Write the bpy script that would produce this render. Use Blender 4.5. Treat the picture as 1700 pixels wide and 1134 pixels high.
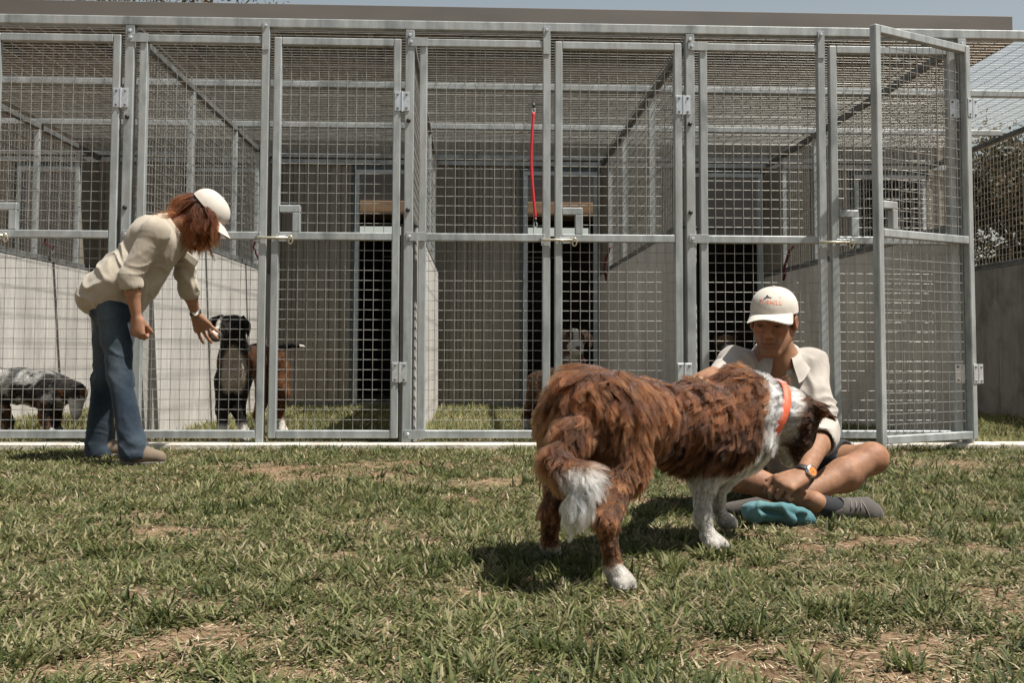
import bpy, math, random
import numpy as np
from mathutils import Vector, Matrix

random.seed(7)
RNG = np.random.default_rng(11)
for _o in list(bpy.data.objects):
    bpy.data.objects.remove(_o, do_unlink=True)
SC = bpy.context.scene
COL = SC.collection
R = math.radians

# ------------------------------------------------------------------ camera
cam_data = bpy.data.cameras.new('camera')
cam = bpy.data.objects.new('camera', cam_data)
COL.objects.link(cam)
cam_data.sensor_width = 36.0
cam_data.lens = 35.006
cam_data.shift_y = -75.0 / 1700.0
cam_data.clip_end = 600.0
cam_data.clip_start = 0.05
_ca = Vector((0.99921055, -0.03957287, 0.00350288))
_cb = Vector((-0.00565363, -0.05436855, 0.99850493))
_cc = Vector((0.03932326, 0.99773646, 0.05454936))
cam.matrix_world = Matrix(((_ca.x, _cb.x, -_cc.x, 0.0), (_ca.y, _cb.y, -_cc.y, -5.96),
                           (_ca.z, _cb.z, -_cc.z, 0.5755), (0, 0, 0, 1)))
SC.camera = cam
SC.render.resolution_x, SC.render.resolution_y = 1024, 684

# ------------------------------------------------------------------ sky and sun
SUN_DIR = Vector((0.41, -0.18, 0.89)).normalized()
world = bpy.data.worlds.new('World')
SC.world = world
world.use_nodes = True
_wn = world.node_tree.nodes
_wn.clear()
_sky = _wn.new('ShaderNodeTexSky')
_sky.sky_type = 'NISHITA'
_sky.sun_disc = False
_sky.sun_elevation = math.asin(SUN_DIR.z)
_sky.sun_rotation = math.atan2(SUN_DIR.x, SUN_DIR.y)
_sky.altitude = 1300
_sky.air_density = 2.1
_sky.dust_density = 3.5
_sky.ozone_density = 0.0
_bg = _wn.new('ShaderNodeBackground')
_bg.inputs[1].default_value = 0.051
_wo = _wn.new('ShaderNodeOutputWorld')
_hs = _wn.new('ShaderNodeHueSaturation')
_hs.inputs['Saturation'].default_value = 0.55
world.node_tree.links.new(_sky.outputs[0], _hs.inputs['Color'])
world.node_tree.links.new(_hs.outputs[0], _bg.inputs[0])
world.node_tree.links.new(_bg.outputs[0], _wo.inputs[0])

sun_data = bpy.data.lights.new('sun', 'SUN')
sun_data.energy = 5.0
sun_data.angle = R(0.53)
sun_data.color = (1.0, 0.96, 0.895)
sun = bpy.data.objects.new('sun', sun_data)
COL.objects.link(sun)
sun.rotation_euler = (-SUN_DIR).to_track_quat('-Z', 'Y').to_euler()
sun.location = (3, -4, 9)

SC.view_settings.view_transform = 'Standard'
SC.view_settings.look = 'None'
SC.view_settings.exposure = 0.84
SC.view_settings.gamma = 1.0
SC.view_settings.use_curve_mapping = False
SC.render.engine = 'CYCLES'
SC.cycles.max_bounces = 6
SC.cycles.transparent_max_bounces = 12
SC.cycles.use_denoising = True

# ------------------------------------------------------------------ small toolkit
class MB:
    """collects boxes, bars, tubes and lofts; build() links them as one mesh object"""
    def __init__(self):
        self.v = []; self.f = []; self.n = 0
    def add(self, verts, faces):
        b = self.n
        self.v.extend([tuple(p) for p in verts])
        self.f.extend([tuple(i + b for i in q) for q in faces])
        self.n += len(verts)
        return self
    def box(self, x0, x1, y0, y1, z0, z1, bev=0.0):
        if bev <= 0:
            vs = [(x, y, z) for z in (z0, z1) for y in (y0, y1) for x in (x0, x1)]
            return self.add(vs, [(0, 2, 3, 1), (4, 5, 7, 6), (0, 1, 5, 4), (2, 6, 7, 3), (0, 4, 6, 2), (1, 3, 7, 5)])
        b = bev
        # chamfered box: three rings of inset faces
        vs = []; idx = {}
        def vid(p):
            p = tuple(round(c, 6) for c in p)
            if p not in idx:
                idx[p] = len(vs); vs.append(p)
            return idx[p]
        X = (x0, x1); Y = (y0, y1); Z = (z0, z1)
        sx = lambda i: (b if i == 0 else -b)
        def cx(i, j, k): return vid((X[i], Y[j] + sx(j), Z[k] + sx(k)))
        def cy(i, j, k): return vid((X[i] + sx(i), Y[j], Z[k] + sx(k)))
        def cz(i, j, k): return vid((X[i] + sx(i), Y[j] + sx(j), Z[k]))
        fs = []
        for i in (0, 1):
            q = [cx(i, 0, 0), cx(i, 1, 0), cx(i, 1, 1), cx(i, 0, 1)]; fs.append(q if i else q[::-1])
            q = [cy(0, i, 0), cy(0, i, 1), cy(1, i, 1), cy(1, i, 0)]; fs.append(q if i else q[::-1])
            q = [cz(0, 0, i), cz(1, 0, i), cz(1, 1, i), cz(0, 1, i)]; fs.append(q if i else q[::-1])
        for j in (0, 1):
            for k in (0, 1):
                fs.append([cy(0, j, k), cy(1, j, k), cz(1, j, k), cz(0, j, k)])
                fs.append([cx(j, 0, k), cx(j, 1, k), cz(j, 1, k), cz(j, 0, k)])
                fs.append([cx(j, k, 0), cx(j, k, 1), cy(j, k, 1), cy(j, k, 0)])
        for i in (0, 1):
            for j in (0, 1):
                for k in (0, 1):
                    fs.append([cx(i, j, k), cy(i, j, k), cz(i, j, k)])
        return self.add(vs, fs)
    def bar(self, a, b, r, n=6, r2=None, caps=False, phase=0.0):
        a = Vector(a); b = Vector(b); d = (b - a).normalized()
        u = d.orthogonal().normalized(); w = d.cross(u)
        r2 = r if r2 is None else r2
        vs = []
        for p, rr in ((a, r), (b, r2)):
            for i in range(n):
                t = 2 * math.pi * i / n + phase
                vs.append(p + (u * math.cos(t) + w * math.sin(t)) * rr)
        fs = [(i, (i + 1) % n, n + (i + 1) % n, n + i) for i in range(n)]
        if caps:
            fs += [tuple(range(n))[::-1], tuple(range(n, 2 * n))]
        return self.add(vs, fs)
    def tube(self, pts, r, n=8, caps=True, closed=False):
        pts = [Vector(p) for p in pts]
        m = len(pts)
        rs = r if hasattr(r, '__len__') else [r] * m
        vs = []; u = None
        for i, p in enumerate(pts):
            if closed:
                d = pts[(i + 1) % m] - pts[i - 1]
            else:
                d = pts[min(i + 1, m - 1)] - pts[max(i - 1, 0)]
            d.normalize()
            if u is None:
                u = d.orthogonal().normalized()
            else:
                u = (u - d * u.dot(d)).normalized()
            w = d.cross(u)
            for k in range(n):
                t = 2 * math.pi * k / n
                vs.append(p + (u * math.cos(t) + w * math.sin(t)) * rs[i])
        fs = []
        for i in range(m if closed else m - 1):
            j = (i + 1) % m
            for k in range(n):
                fs.append((i * n + k, i * n + (k + 1) % n, j * n + (k + 1) % n, j * n + k))
        if caps and not closed:
            fs += [tuple(range(n))[::-1], tuple(range((m - 1) * n, m * n))]
        return self.add(vs, fs)
    def mesh(self, name, mat, smooth=False):
        me = bpy.data.meshes.new(name)
        me.from_pydata([tuple(p) for p in self.v], [], self.f)
        if mat: me.materials.append(mat)
        if smooth: me.polygons.foreach_set('use_smooth', [True] * len(me.polygons))
        me.update()
        return me
    def build(self, name, mat, parent=None, smooth=False, loc=None):
        return link(name, self.mesh(name, mat, smooth), parent, loc)

def link(name, data, parent=None, loc=None):
    o = bpy.data.objects.new(name, data)
    COL.objects.link(o)
    if parent is not None: o.parent = parent
    if loc is not None: o.location = loc
    return o

def tag(o, label=None, cat=None, group=None, kind=None):
    if label: o['label'] = label
    if cat: o['category'] = cat
    if group: o['group'] = group
    if kind: o['kind'] = kind
    return o

def thing(name, label, cat, loc=(0, 0, 0), rz=0.0, group=None):
    o = link(name, None, None, loc)
    o.rotation_euler = (0, 0, rz)
    o.empty_display_size = 0.1
    return tag(o, label, cat, group)

def from_np(name, verts, faces, mat, smooth=False, cols=None, parent=None, loops=None):
    """fast mesh from numpy arrays: faces is an (n,k) array or a list of such arrays"""
    fl = faces if isinstance(faces, list) else [faces]
    me = bpy.data.meshes.new(name)
    nv = len(verts)
    me.vertices.add(nv)
    me.vertices.foreach_set('co', np.asarray(verts, dtype=np.float32).ravel())
    tot = sum(f.size for f in fl); nf = sum(len(f) for f in fl)
    me.loops.add(tot); me.polygons.add(nf)
    me.loops.foreach_set('vertex_index', np.concatenate([f.ravel() for f in fl]).astype(np.int32))
    ls = []; s = 0
    for f in fl:
        ls.append(s + np.arange(len(f)) * f.shape[1]); s += f.size
    me.polygons.foreach_set('loop_start', np.concatenate(ls).astype(np.int32))
    if smooth:
        me.polygons.foreach_set('use_smooth', np.ones(nf, dtype=bool))
    me.update(calc_edges=True)
    if cols is not None:
        at = me.attributes.new('tint', 'FLOAT_COLOR', 'POINT')
        c = np.ones((nv, 4), dtype=np.float32); c[:, :3] = cols
        at.data.foreach_set('color', c.ravel())
    if mat: me.materials.append(mat)
    return link(name, me, parent)

# --- value noise in numpy (used for displacing and for coat colours)
def vnoise(P, seed=0):
    P = np.asarray(P, dtype=np.float64)
    i = np.floor(P).astype(np.int64); f = P - i
    f = f * f * (3 - 2 * f)
    def h(a, b, c):
        n = (a * 374761393 + b * 668265263 + c * 1274126177 + seed * 974634521) & 0xFFFFFFFF
        n = ((n ^ (n >> 13)) * 1274126177) & 0xFFFFFFFF
        return ((n ^ (n >> 16)) & 0xFFFFFF) / float(0xFFFFFF)
    x, y, z = i[..., 0], i[..., 1], i[..., 2]
    fx, fy, fz = f[..., 0], f[..., 1], f[..., 2]
    c00 = h(x, y, z) * (1 - fx) + h(x + 1, y, z) * fx
    c10 = h(x, y + 1, z) * (1 - fx) + h(x + 1, y + 1, z) * fx
    c01 = h(x, y, z + 1) * (1 - fx) + h(x + 1, y, z + 1) * fx
    c11 = h(x, y + 1, z + 1) * (1 - fx) + h(x + 1, y + 1, z + 1) * fx
    return (c00 * (1 - fy) + c10 * fy) * (1 - fz) + (c01 * (1 - fy) + c11 * fy) * fz

def fbm(P, oct=3, seed=0):
    P = np.asarray(P, dtype=np.float64); s = 0; a = 0.5; t = 0
    for k in range(oct):
        s = s + a * vnoise(P * (2 ** k), seed + 17 * k); t += a; a *= 0.5
    return s / t

def sstep(a, b, x):
    t = np.clip((x - a) / (b - a), 0, 1)
    return t * t * (3 - 2 * t)

# ------------------------------------------------------------------ materials
def mat_new(name):
    m = bpy.data.materials.new(name); m.use_nodes = True
    nt = m.node_tree; b = nt.nodes['Principled BSDF']
    return m, nt, b

def N(nt, t, **kw):
    n = nt.nodes.new(t)
    for k, v in kw.items():
        if k.startswith('i_'):
            key = k[2:]
            n.inputs[int(key) if key.isdigit() else key].default_value = v
        else:
            setattr(n, k, v)
    return n

def ramp(nt, stops):
    n = nt.nodes.new('ShaderNodeValToRGB')
    e = n.color_ramp.elements
    while len(e) < len(stops): e.new(0.5)
    for el, (p, c) in zip(e, stops):
        el.position = p; el.color = (c[0], c[1], c[2], 1)
    return n

def noisy_mat(name, c1, c2, scale, rough=0.6, metal=0.0, bump=0.0, bscale=None, detail=5.0, stretch=(1, 1, 1), c3=None, spec=0.5, p1=0.35, p2=0.65, coord='Object', rvar=0.0, streak=0.0):
    m, nt, b = mat_new(name); L = nt.links.new
    tc = N(nt, 'ShaderNodeTexCoord')
    mp = N(nt, 'ShaderNodeMapping'); mp.inputs['Scale'].default_value = stretch
    L(tc.outputs[coord], mp.inputs[0])
    nz = N(nt, 'ShaderNodeTexNoise', i_Scale=scale, i_Detail=detail, i_Roughness=0.6)
    L(mp.outputs[0], nz.inputs['Vector'])
    st = [(p1, c1), (p2, c2)]
    if c3: st = [(p1 - 0.06, c1), ((p1 + p2) / 2, c2), (p2 + 0.06, c3)]
    rp = ramp(nt, st)
    L(nz.outputs[0], rp.inputs[0]); col = rp.outputs[0]
    if streak:
        mp2 = N(nt, 'ShaderNodeMapping'); mp2.inputs['Scale'].default_value = (5.0, 5.0, 0.55); L(tc.outputs[coord], mp2.inputs[0])
        ns = N(nt, 'ShaderNodeTexNoise', i_Scale=2.2, i_Detail=7.0, i_Roughness=0.7); L(mp2.outputs[0], ns.inputs['Vector'])
        rs = ramp(nt, [(0.36, (1 - streak,) * 3), (0.6, (1.0, 1.0, 1.0))]); L(ns.outputs[0], rs.inputs[0])
        mm = N(nt, 'ShaderNodeMix', data_type='RGBA', blend_type='MULTIPLY'); mm.inputs[0].default_value = 1.0
        L(col, mm.inputs[6]); L(rs.outputs[0], mm.inputs[7]); col = mm.outputs[2]
    L(col, b.inputs['Base Color'])
    b.inputs['Roughness'].default_value = rough
    b.inputs['Metallic'].default_value = metal
    b.inputs['Specular IOR Level'].default_value = spec
    if rvar:
        mr = N(nt, 'ShaderNodeMapRange'); mr.inputs[3].default_value = rough - rvar; mr.inputs[4].default_value = rough + rvar
        L(nz.outputs[0], mr.inputs[0]); L(mr.outputs[0], b.inputs['Roughness'])
    if bump:
        n2 = N(nt, 'ShaderNodeTexNoise', i_Scale=bscale or scale * 4, i_Detail=4.0)
        L(mp.outputs[0], n2.inputs['Vector'])
        bp = N(nt, 'ShaderNodeBump', i_Strength=bump, i_Distance=0.01)
        L(n2.outputs[0], bp.inputs['Height']); L(bp.outputs[0], b.inputs['Normal'])
    return m

def tint_mat(name, rough=0.7, spec=0.3, bump=0.0, bscale=60, sss=0.0, transl=0.0, noise=0.0, nscale=80, attr='tint', sheen=0.0):
    """colour from the mesh's own tint attribute, fine grain from noise"""
    m, nt, b = mat_new(name); L = nt.links.new
    a = N(nt, 'ShaderNodeAttribute', attribute_name=attr)
    col = a.outputs['Color']
    tc = N(nt, 'ShaderNodeTexCoord')
    if noise:
        nz = N(nt, 'ShaderNodeTexNoise', i_Scale=nscale, i_Detail=4.0)
        L(tc.outputs['Object'], nz.inputs['Vector'])
        mr = N(nt, 'ShaderNodeMapRange'); mr.inputs[1].default_value = 0.25; mr.inputs[2].default_value = 0.75
        mr.inputs[3].default_value = 1 - noise; mr.inputs[4].default_value = 1 + noise
        L(nz.outputs[0], mr.inputs[0])
        mx = N(nt, 'ShaderNodeVectorMath', operation='SCALE')
        L(col, mx.inputs[0]); L(mr.outputs[0], mx.inputs['Scale']); col = mx.outputs[0]
    L(col, b.inputs['Base Color'])
    b.inputs['Roughness'].default_value = rough
    b.inputs['Specular IOR Level'].default_value = spec
    if sss:
        b.inputs['Subsurface Weight'].default_value = sss
        b.inputs['Subsurface Radius'].default_value = (0.012, 0.005, 0.003)
        b.inputs['Subsurface Scale'].default_value = 1.0
    if sheen:
        b.inputs['Sheen Weight'].default_value = sheen
    if bump:
        n2 = N(nt, 'ShaderNodeTexNoise', i_Scale=bscale, i_Detail=4.0)
        L(tc.outputs['Object'], n2.inputs['Vector'])
        bp = N(nt, 'ShaderNodeBump', i_Strength=bump, i_Distance=0.004)
        L(n2.outputs[0], bp.inputs['Height']); L(bp.outputs[0], b.inputs['Normal'])
    if transl:
        out = nt.nodes['Material Output']
        tr = N(nt, 'ShaderNodeBsdfTranslucent'); L(col, tr.inputs[0])
        mx = N(nt, 'ShaderNodeMixShader', i_0=transl)
        L(b.outputs[0], mx.inputs[1]); L(tr.outputs[0], mx.inputs[2]); L(mx.outputs[0], out.inputs[0])
    return m

M = {}
M['galv'] = noisy_mat('galvanised_steel', (0.20, 0.218, 0.218), (0.40, 0.425, 0.422), 5.0, rough=0.5, metal=0.35, bump=0.06, bscale=90, stretch=(1, 1, 0.45), c3=(0.31, 0.315, 0.30), rvar=0.1, streak=0.30)
M['galv_dark'] = noisy_mat('weathered_steel', (0.10, 0.105, 0.10), (0.20, 0.20, 0.19), 9.0, rough=0.55, metal=0.4, bump=0.05)
M['wire'] = noisy_mat('galvanised_wire', (0.23, 0.225, 0.205), (0.40, 0.39, 0.355), 20.0, rough=0.42, metal=0.5)
M['zinc'] = noisy_mat('zinc_plate', (0.50, 0.53, 0.56), (0.66, 0.68, 0.70), 30.0, rough=0.38, metal=0.7)
M['brass_zinc'] = noisy_mat('yellow_zinc', (0.55, 0.52, 0.40), (0.72, 0.68, 0.54), 40.0, rough=0.35, metal=0.6)
M['black_plastic'] = noisy_mat('black_plastic', (0.012, 0.012, 0.012), (0.025, 0.025, 0.025), 30.0, rough=0.4)
M['fascia'] = noisy_mat('roof_fascia', (0.11, 0.10, 0.087), (0.15, 0.137, 0.12), 1.1, rough=0.5, stretch=(0.5, 1, 1), detail=3)
M['soffit'] = noisy_mat('soffit_sheet', (0.13, 0.113, 0.08), (0.175, 0.152, 0.11), 2.0, rough=0.6)
M['cladding'] = noisy_mat('ribbed_cladding', (0.175, 0.158, 0.125), (0.235, 0.213, 0.170), 2.5, rough=0.5, bump=0.03, stretch=(1, 1, 0.3))
M['trim'] = noisy_mat('door_trim', (0.035, 0.05, 0.052), (0.06, 0.08, 0.08), 6.0, rough=0.5)
M['door_frame'] = noisy_mat('door_frame', (0.33, 0.37, 0.38), (0.43, 0.47, 0.48), 6.0, rough=0.45)
M['door_leaf'] = noisy_mat('grey_door_leaf', (0.17, 0.165, 0.155), (0.23, 0.225, 0.21), 4.0, rough=0.5, streak=0.2)
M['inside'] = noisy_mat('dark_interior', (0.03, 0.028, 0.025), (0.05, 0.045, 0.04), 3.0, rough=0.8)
M['ply'] = noisy_mat('plywood_band', (0.23, 0.14, 0.075), (0.30, 0.19, 0.105), 6.0, rough=0.6, stretch=(0.3, 1, 3))
M['concrete'] = noisy_mat('painted_concrete', (0.43, 0.41, 0.375), (0.53, 0.51, 0.47), 2.2, rough=0.85, bump=0.25, bscale=26, stretch=(1, 1, 0.6), detail=7, streak=0.28)
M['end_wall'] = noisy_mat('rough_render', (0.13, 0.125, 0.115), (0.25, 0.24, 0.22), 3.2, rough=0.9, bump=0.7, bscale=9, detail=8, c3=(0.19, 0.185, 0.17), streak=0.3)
M['kerb'] = noisy_mat('kerb_concrete', (0.42, 0.38, 0.31), (0.62, 0.58, 0.50), 9.0, rough=0.9, bump=0.4, bscale=60)
M['red'] = noisy_mat('red_lead', (0.42, 0.012, 0.02), (0.55, 0.02, 0.035), 60.0, rough=0.55)
M['rope'] = noisy_mat('maroon_rope', (0.07, 0.008, 0.010), (0.14, 0.016, 0.018), 120.0, rough=0.8)

# ------------------------------------------------------------------ ground
def make_ground():
    xs = np.concatenate([np.linspace(-150, -8, 16), np.linspace(-7.5, 8, 150), np.linspace(9, 150, 16)])
    ys = np.concatenate([np.linspace(-40, -6, 12), np.linspace(-5.6, 4.6, 110), np.linspace(5.5, 250, 24)])
    X, Y = np.meshgrid(xs, ys, indexing='ij')
    P = np.stack([X * 2.2, Y * 2.2, 0 * X], -1)
    Z = (fbm(P, 3, 5) - 0.5) * 0.035 * (np.abs(X) < 8) * (Y > -5.6) * (Y < -0.15)
    Z -= 0.012
    V = np.stack([X, Y, Z], -1).reshape(-1, 3)
    ny = len(ys); ii = np.arange(len(xs) - 1)[:, None] * ny + np.arange(ny - 1)[None]
    ii = ii.ravel()
    F = np.stack([ii, ii + ny, ii + ny + 1, ii + 1], -1)
    m, nt, b = mat_new('dry_soil'); L = nt.links.new
    tc = N(nt, 'ShaderNodeTexCoord')
    n1 = N(nt, 'ShaderNodeTexNoise', i_Scale=1.3, i_Detail=6.0); L(tc.outputs['Object'], n1.inputs['Vector'])
    n2 = N(nt, 'ShaderNodeTexNoise', i_Scale=55.0, i_Detail=6.0, i_Roughness=0.75); L(tc.outputs['Object'], n2.inputs['Vector'])
    r1 = ramp(nt, [(0.35, (0.20, 0.135, 0.085)), (0.65, (0.33, 0.235, 0.155))]); L(n1.outputs[0], r1.inputs[0])
    r2 = ramp(nt, [(0.3, (0.35, 0.33, 0.3)), (0.72, (1.25, 1.2, 1.12))]); L(n2.outputs[0], r2.inputs[0])
    mx = N(nt, 'ShaderNodeMix', data_type='RGBA', blend_type='MULTIPLY'); mx.inputs[0].default_value = 1.0
    L(r1.outputs[0], mx.inputs[6]); L(r2.outputs[0], mx.inputs[7]); L(mx.outputs[2], b.inputs['Base Color'])
    b.inputs['Roughness'].default_value = 1.0; b.inputs['Specular IOR Level'].default_value = 0.1
    bp = N(nt, 'ShaderNodeBump', i_Strength=0.8, i_Distance=0.02); L(n2.outputs[0], bp.inputs['Height']); L(bp.outputs[0], b.inputs['Normal'])
    g = from_np('ground', V, F, m, smooth=True)
    tag(g, 'dry sandy soil under the patchy lawn', 'ground', kind='structure')
    return g
make_ground()

def ground_z(x, y):
    P = np.stack([x * 2.2, y * 2.2, 0 * x], -1)
    return (fbm(P, 3, 5) - 0.5) * 0.035 * (y < -0.15) - 0.012

# concrete edging under the kennel front: three lengths butted end to end
kerb = link('kerb', None); tag(kerb, 'pale concrete edging strip along the kennel fronts', 'kerb', kind='structure')
for a, b in ((-5.6, -2.31), (-2.30, 0.62), (0.63, 3.18), (3.19, 5.2)):
    MB().box(a, b, -0.055, 0.085, -0.06, 0.028, 0.008).build('kerb_stone', M['kerb'], kerb)

# ------------------------------------------------------------------ kennel block
POST = {'Z': -3.74, 'A': -2.063, 'B': -0.389, 'C': 1.321, 'D': 3.02, 'E': 4.72}
LATCH = {'Z': -2.92, 'A': -1.255, 'B': 0.442, 'C': 2.135}
RUN = 4.09
ZT = 2.522          # underside of the front beam
T = 0.055; S = 0.046
PITCH = 0.0585; WR = 0.0019

def wires(mb, x0, x1, z0, z1, y, skip=None):
    """upright wire grid: uprights in front, cross wires behind"""
    n = max(1, round((x1 - x0) / PITCH)); m = max(1, round((z1 - z0) / PITCH))
    for i in range(1, n):
        x = x0 + (x1 - x0) * i / n + random.uniform(-1, 1) * 0.0015
        if skip and skip[0] < x < skip[1]:
            mb.bar((x, y - WR, z0), (x, y - WR, skip[2]), WR); mb.bar((x, y - WR, skip[3]), (x, y - WR, z1), WR)
        else:
            mb.bar((x, y - WR, z0), (x, y - WR, z1), WR)
    for j in range(1, m):
        z = z0 + (z1 - z0) * j / m + random.uniform(-1, 1) * 0.0015
        if skip and skip[2] < z < skip[3]:
            if x0 < skip[0] - 0.02: mb.bar((x0, y + WR, z), (skip[0], y + WR, z), WR)
            if x1 > skip[1] + 0.02: mb.bar((skip[1], y + WR, z), (x1, y + WR, z), WR)
        else:
            mb.bar((x0, y + WR, z), (x1, y + WR, z), WR)

def disc(mb, c, r, t, n=12, axis='y'):
    c = Vector(c)
    d = {'y': Vector((0, -t, 0)), 'x': Vector((t, 0, 0)), 'z': Vector((0, 0, t))}[axis]
    mb.bar(c, c + d * 0.6, r, n)
    mb.bar(c + d * 0.6, c + d, r, n, r2=r * 0.72, caps=True)

# steel frame: beams, posts and roof rails
frame = thing('kennel_framework', 'galvanised square tube posts and beams holding up the kennel row', 'framework', (0, 0, 0))
MB().box(-5.6, 5.0, 0.0, T, ZT, ZT + T, 0.004).build('front_beam', M['galv'], frame)
for k, x in POST.items():
    if k == 'E': w = 0.055
    po = MB().box(x - T / 2, x + T / 2, 0.0, T, 0.0, ZT, 0.004).build('post', M['galv'], frame)
    for z in (1.962, 1.418):
        mb = MB(); disc(mb, (x - 0.004, 0.0, z), 0.0135, 0.012); mb.build('plug', M['black_plastic'], po, True)
    mb = MB(); disc(mb, (x, 0.0, ZT - 0.035), 0.011, 0.010, 8); mb.build('bolt', M['zinc'], po)
for y in (1.33, 2.66, RUN - 0.06):
    MB().box(-5.6, 4.72, y, y + 0.045, 2.512, 2.557, 0.003).build('roof_rail', M['galv'], frame)

def fixed_panel(k, label):
    """mesh panel left of each gate, its latch post on the right"""
    x0 = POST[k] + 0.060; x1 = LATCH[k]
    t = thing('mesh_fence', label, 'mesh fence', (0, 0, 0), group='fixed mesh panels of the kennel fronts')
    MB().box(x0, x0 + S, 0.004, 0.05, 0.054, 2.42, 0.004).build('stile', M['galv'], t)
    lp = MB().box(x1 - S / 2, x1 + S / 2, 0.002, 0.05, 0.0, ZT - 0.001, 0.004).build('latch_post', M['galv'], t)
    MB().box(x1 - S / 2 + 0.002, x1 + S / 2 - 0.002, -0.004, -0.0005, ZT - 0.14, ZT + 0.03, 0.001).build('strap', M['galv'], lp)
    mb = MB(); disc(mb, (x1, -0.004, ZT + 0.008), 0.010, 0.009, 8); mb.build('bolt', M['zinc'], lp)
    zr = [('top_rail', 2.421, 2.467), ('mid_rail', 1.234, 1.280), ('bottom_rail', 0.054, 0.100)]
    for nm, a, b in zr:
        xa = x0 if nm == 'top_rail' else x0 + S
        ra = MB().box(xa, x1 - S / 2, 0.0035, 0.0505, a, b, 0.004).build(nm, M['galv'], t)
        br = MB().box(POST[k] - 0.012, x0 + S + 0.003, -0.006, -0.0005, a - 0.003, b + 0.003, 0.001).build('bracket', M['galv'], ra)
        mb = MB(); disc(mb, (POST[k] + 0.008, -0.006, (a + b) / 2), 0.010, 0.009, 8); mb.build('bolt', M['zinc'], ra)
    mb = MB()
    wires(mb, x0 + S - 0.005, x1 - S / 2 + 0.005, 1.28, 2.421, 0.043)
    wires(mb, x0 + S - 0.005, x1 - S / 2 + 0.005, 0.100, 1.234, 0.043)
    tag(mb.build('wire_mesh', M['wire'], t, True), kind='stuff')
    return t

def gate(x0, x1, label, mirror=False, loc=(0, 0, 0), rz=0.0, zt=2.463, bolt=True):
    """framed mesh gate; built from x0 (latch side) to x1 (hinge side)"""
    t = thing('kennel_gate', label, 'gate', loc, rz, group='mesh gates of the kennel fronts')
    s = -1 if mirror else 1
    def bx(mb, a, b, *r):
        a, b = (a, b) if s > 0 else (-b, -a)
        return mb.box(a, b, *r)
    bx(MB(), x0, x0 + S, 0.0, S, 0.054, zt, 0.005).build('latch_stile', M['galv'], t)
    bx(MB(), x1 - S, x1, 0.0, S, 0.054, zt, 0.005).build('hinge_stile', M['galv'], t)
    xa, xb = x0 + S + 0.0004, x1 - S - 0.0004
    for nm, a, b in (('top_rail', zt - S, zt), ('mid_rail', 1.234, 1.280), ('bottom_rail', 0.054, 0.100)):
        bx(MB(), xa, xb, 0.001, S - 0.001, a, b, 0.004).build(nm, M['galv'], t)
    hx = x0 + 0.170
    hf = bx(MB(), xa, hx, 0.002, S - 0.002, 1.398, 1.442, 0.004).build('handle_frame', M['galv'], t)
    bx(MB(), hx - S, hx, 0.0015, S - 0.0015, 1.2805, 1.3975, 0.004).build('upright', M['galv'], hf)
    mb = MB()
    sk = (xa, hx, 1.28, 1.442)
    if s > 0:
        wires(mb, xa - 0.004, xb + 0.004, 1.28, zt - S, 0.036, (xa - 0.01, hx, 1.2801, 1.4415))
        wires(mb, xa - 0.004, xb + 0.004, 0.100, 1.234, 0.036)
    else:
        wires(mb, -xb - 0.004, -xa + 0.004, 1.28, zt - S, 0.036, (-hx, -xa + 0.01, 1.2801, 1.4415))
        wires(mb, -xb - 0.004, -xa + 0.004, 0.100, 1.234, 0.036)
    tag(mb.build('wire_mesh', M['wire'], t, True), kind='stuff')
    for z in (2.078, 0.445):
        hg = MB()
        c = s * (x1 + 0.008)
        hg.box(c - 0.044, c - 0.004, -0.005, -0.0005, z - 0.058, z + 0.058, 0.0015)
        hg.box(c + 0.004, c + 0.044, -0.005, -0.0005, z - 0.058, z + 0.058, 0.0015)
        hg.bar((c, -0.004, z - 0.062), (c, -0.004, z + 0.062), 0.0055, 8, caps=True)
        ho = hg.build('hinge', M['zinc'], t)
        for dx in (-0.026, 0.026):
            for dz in (-0.042, 0.042):
                mb = MB(); disc(mb, (c + dx, -0.005, z + dz), 0.0075, 0.006, 8); mb.build('screw', M['galv_dark'], ho)
    if bolt:
        z = 1.243
        lt = MB().box(x0 + 0.03, x0 + 0.11, -0.004, -0.0005, z - 0.02, z + 0.02, 0.001).build('latch', M['zinc'], t)
        pts = [(x0 - 0.078, -0.012, z), (x0 + 0.112, -0.012, z)]
        MB().bar(pts[0], pts[1], 0.0075, 8, caps=True).build('bolt_rod', M['brass_zinc'], lt, True)
        ring = [(x0 + 0.118 + 0.013 * math.cos(a), -0.014 - 0.006 * math.sin(a), z - 0.012 + 0.024 * math.sin(a)) for a in np.linspace(0, 2 * math.pi, 17)[:-1]]
        MB().tube(ring, 0.0042, 6, closed=True).build('ring', M['brass_zinc'], lt, True)
        mb = MB()
        mb.box(x0 - 0.082, x0 - 0.058, -0.0045, -0.0012, z - 0.034, z + 0.034, 0.001)
        mb.build('keeper', M['zinc'], lt)
        for dx, dz in ((0.042, 0.014), (0.098, 0.014), (0.042, -0.015), (0.098, -0.015), (-0.07, 0.026), (-0.07, -0.026)):
            mb = MB(); disc(mb, (x0 + dx, -0.004, z + dz), 0.0048, 0.005, 8); mb.build('screw', M['galv_dark'], lt)
    return t

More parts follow.
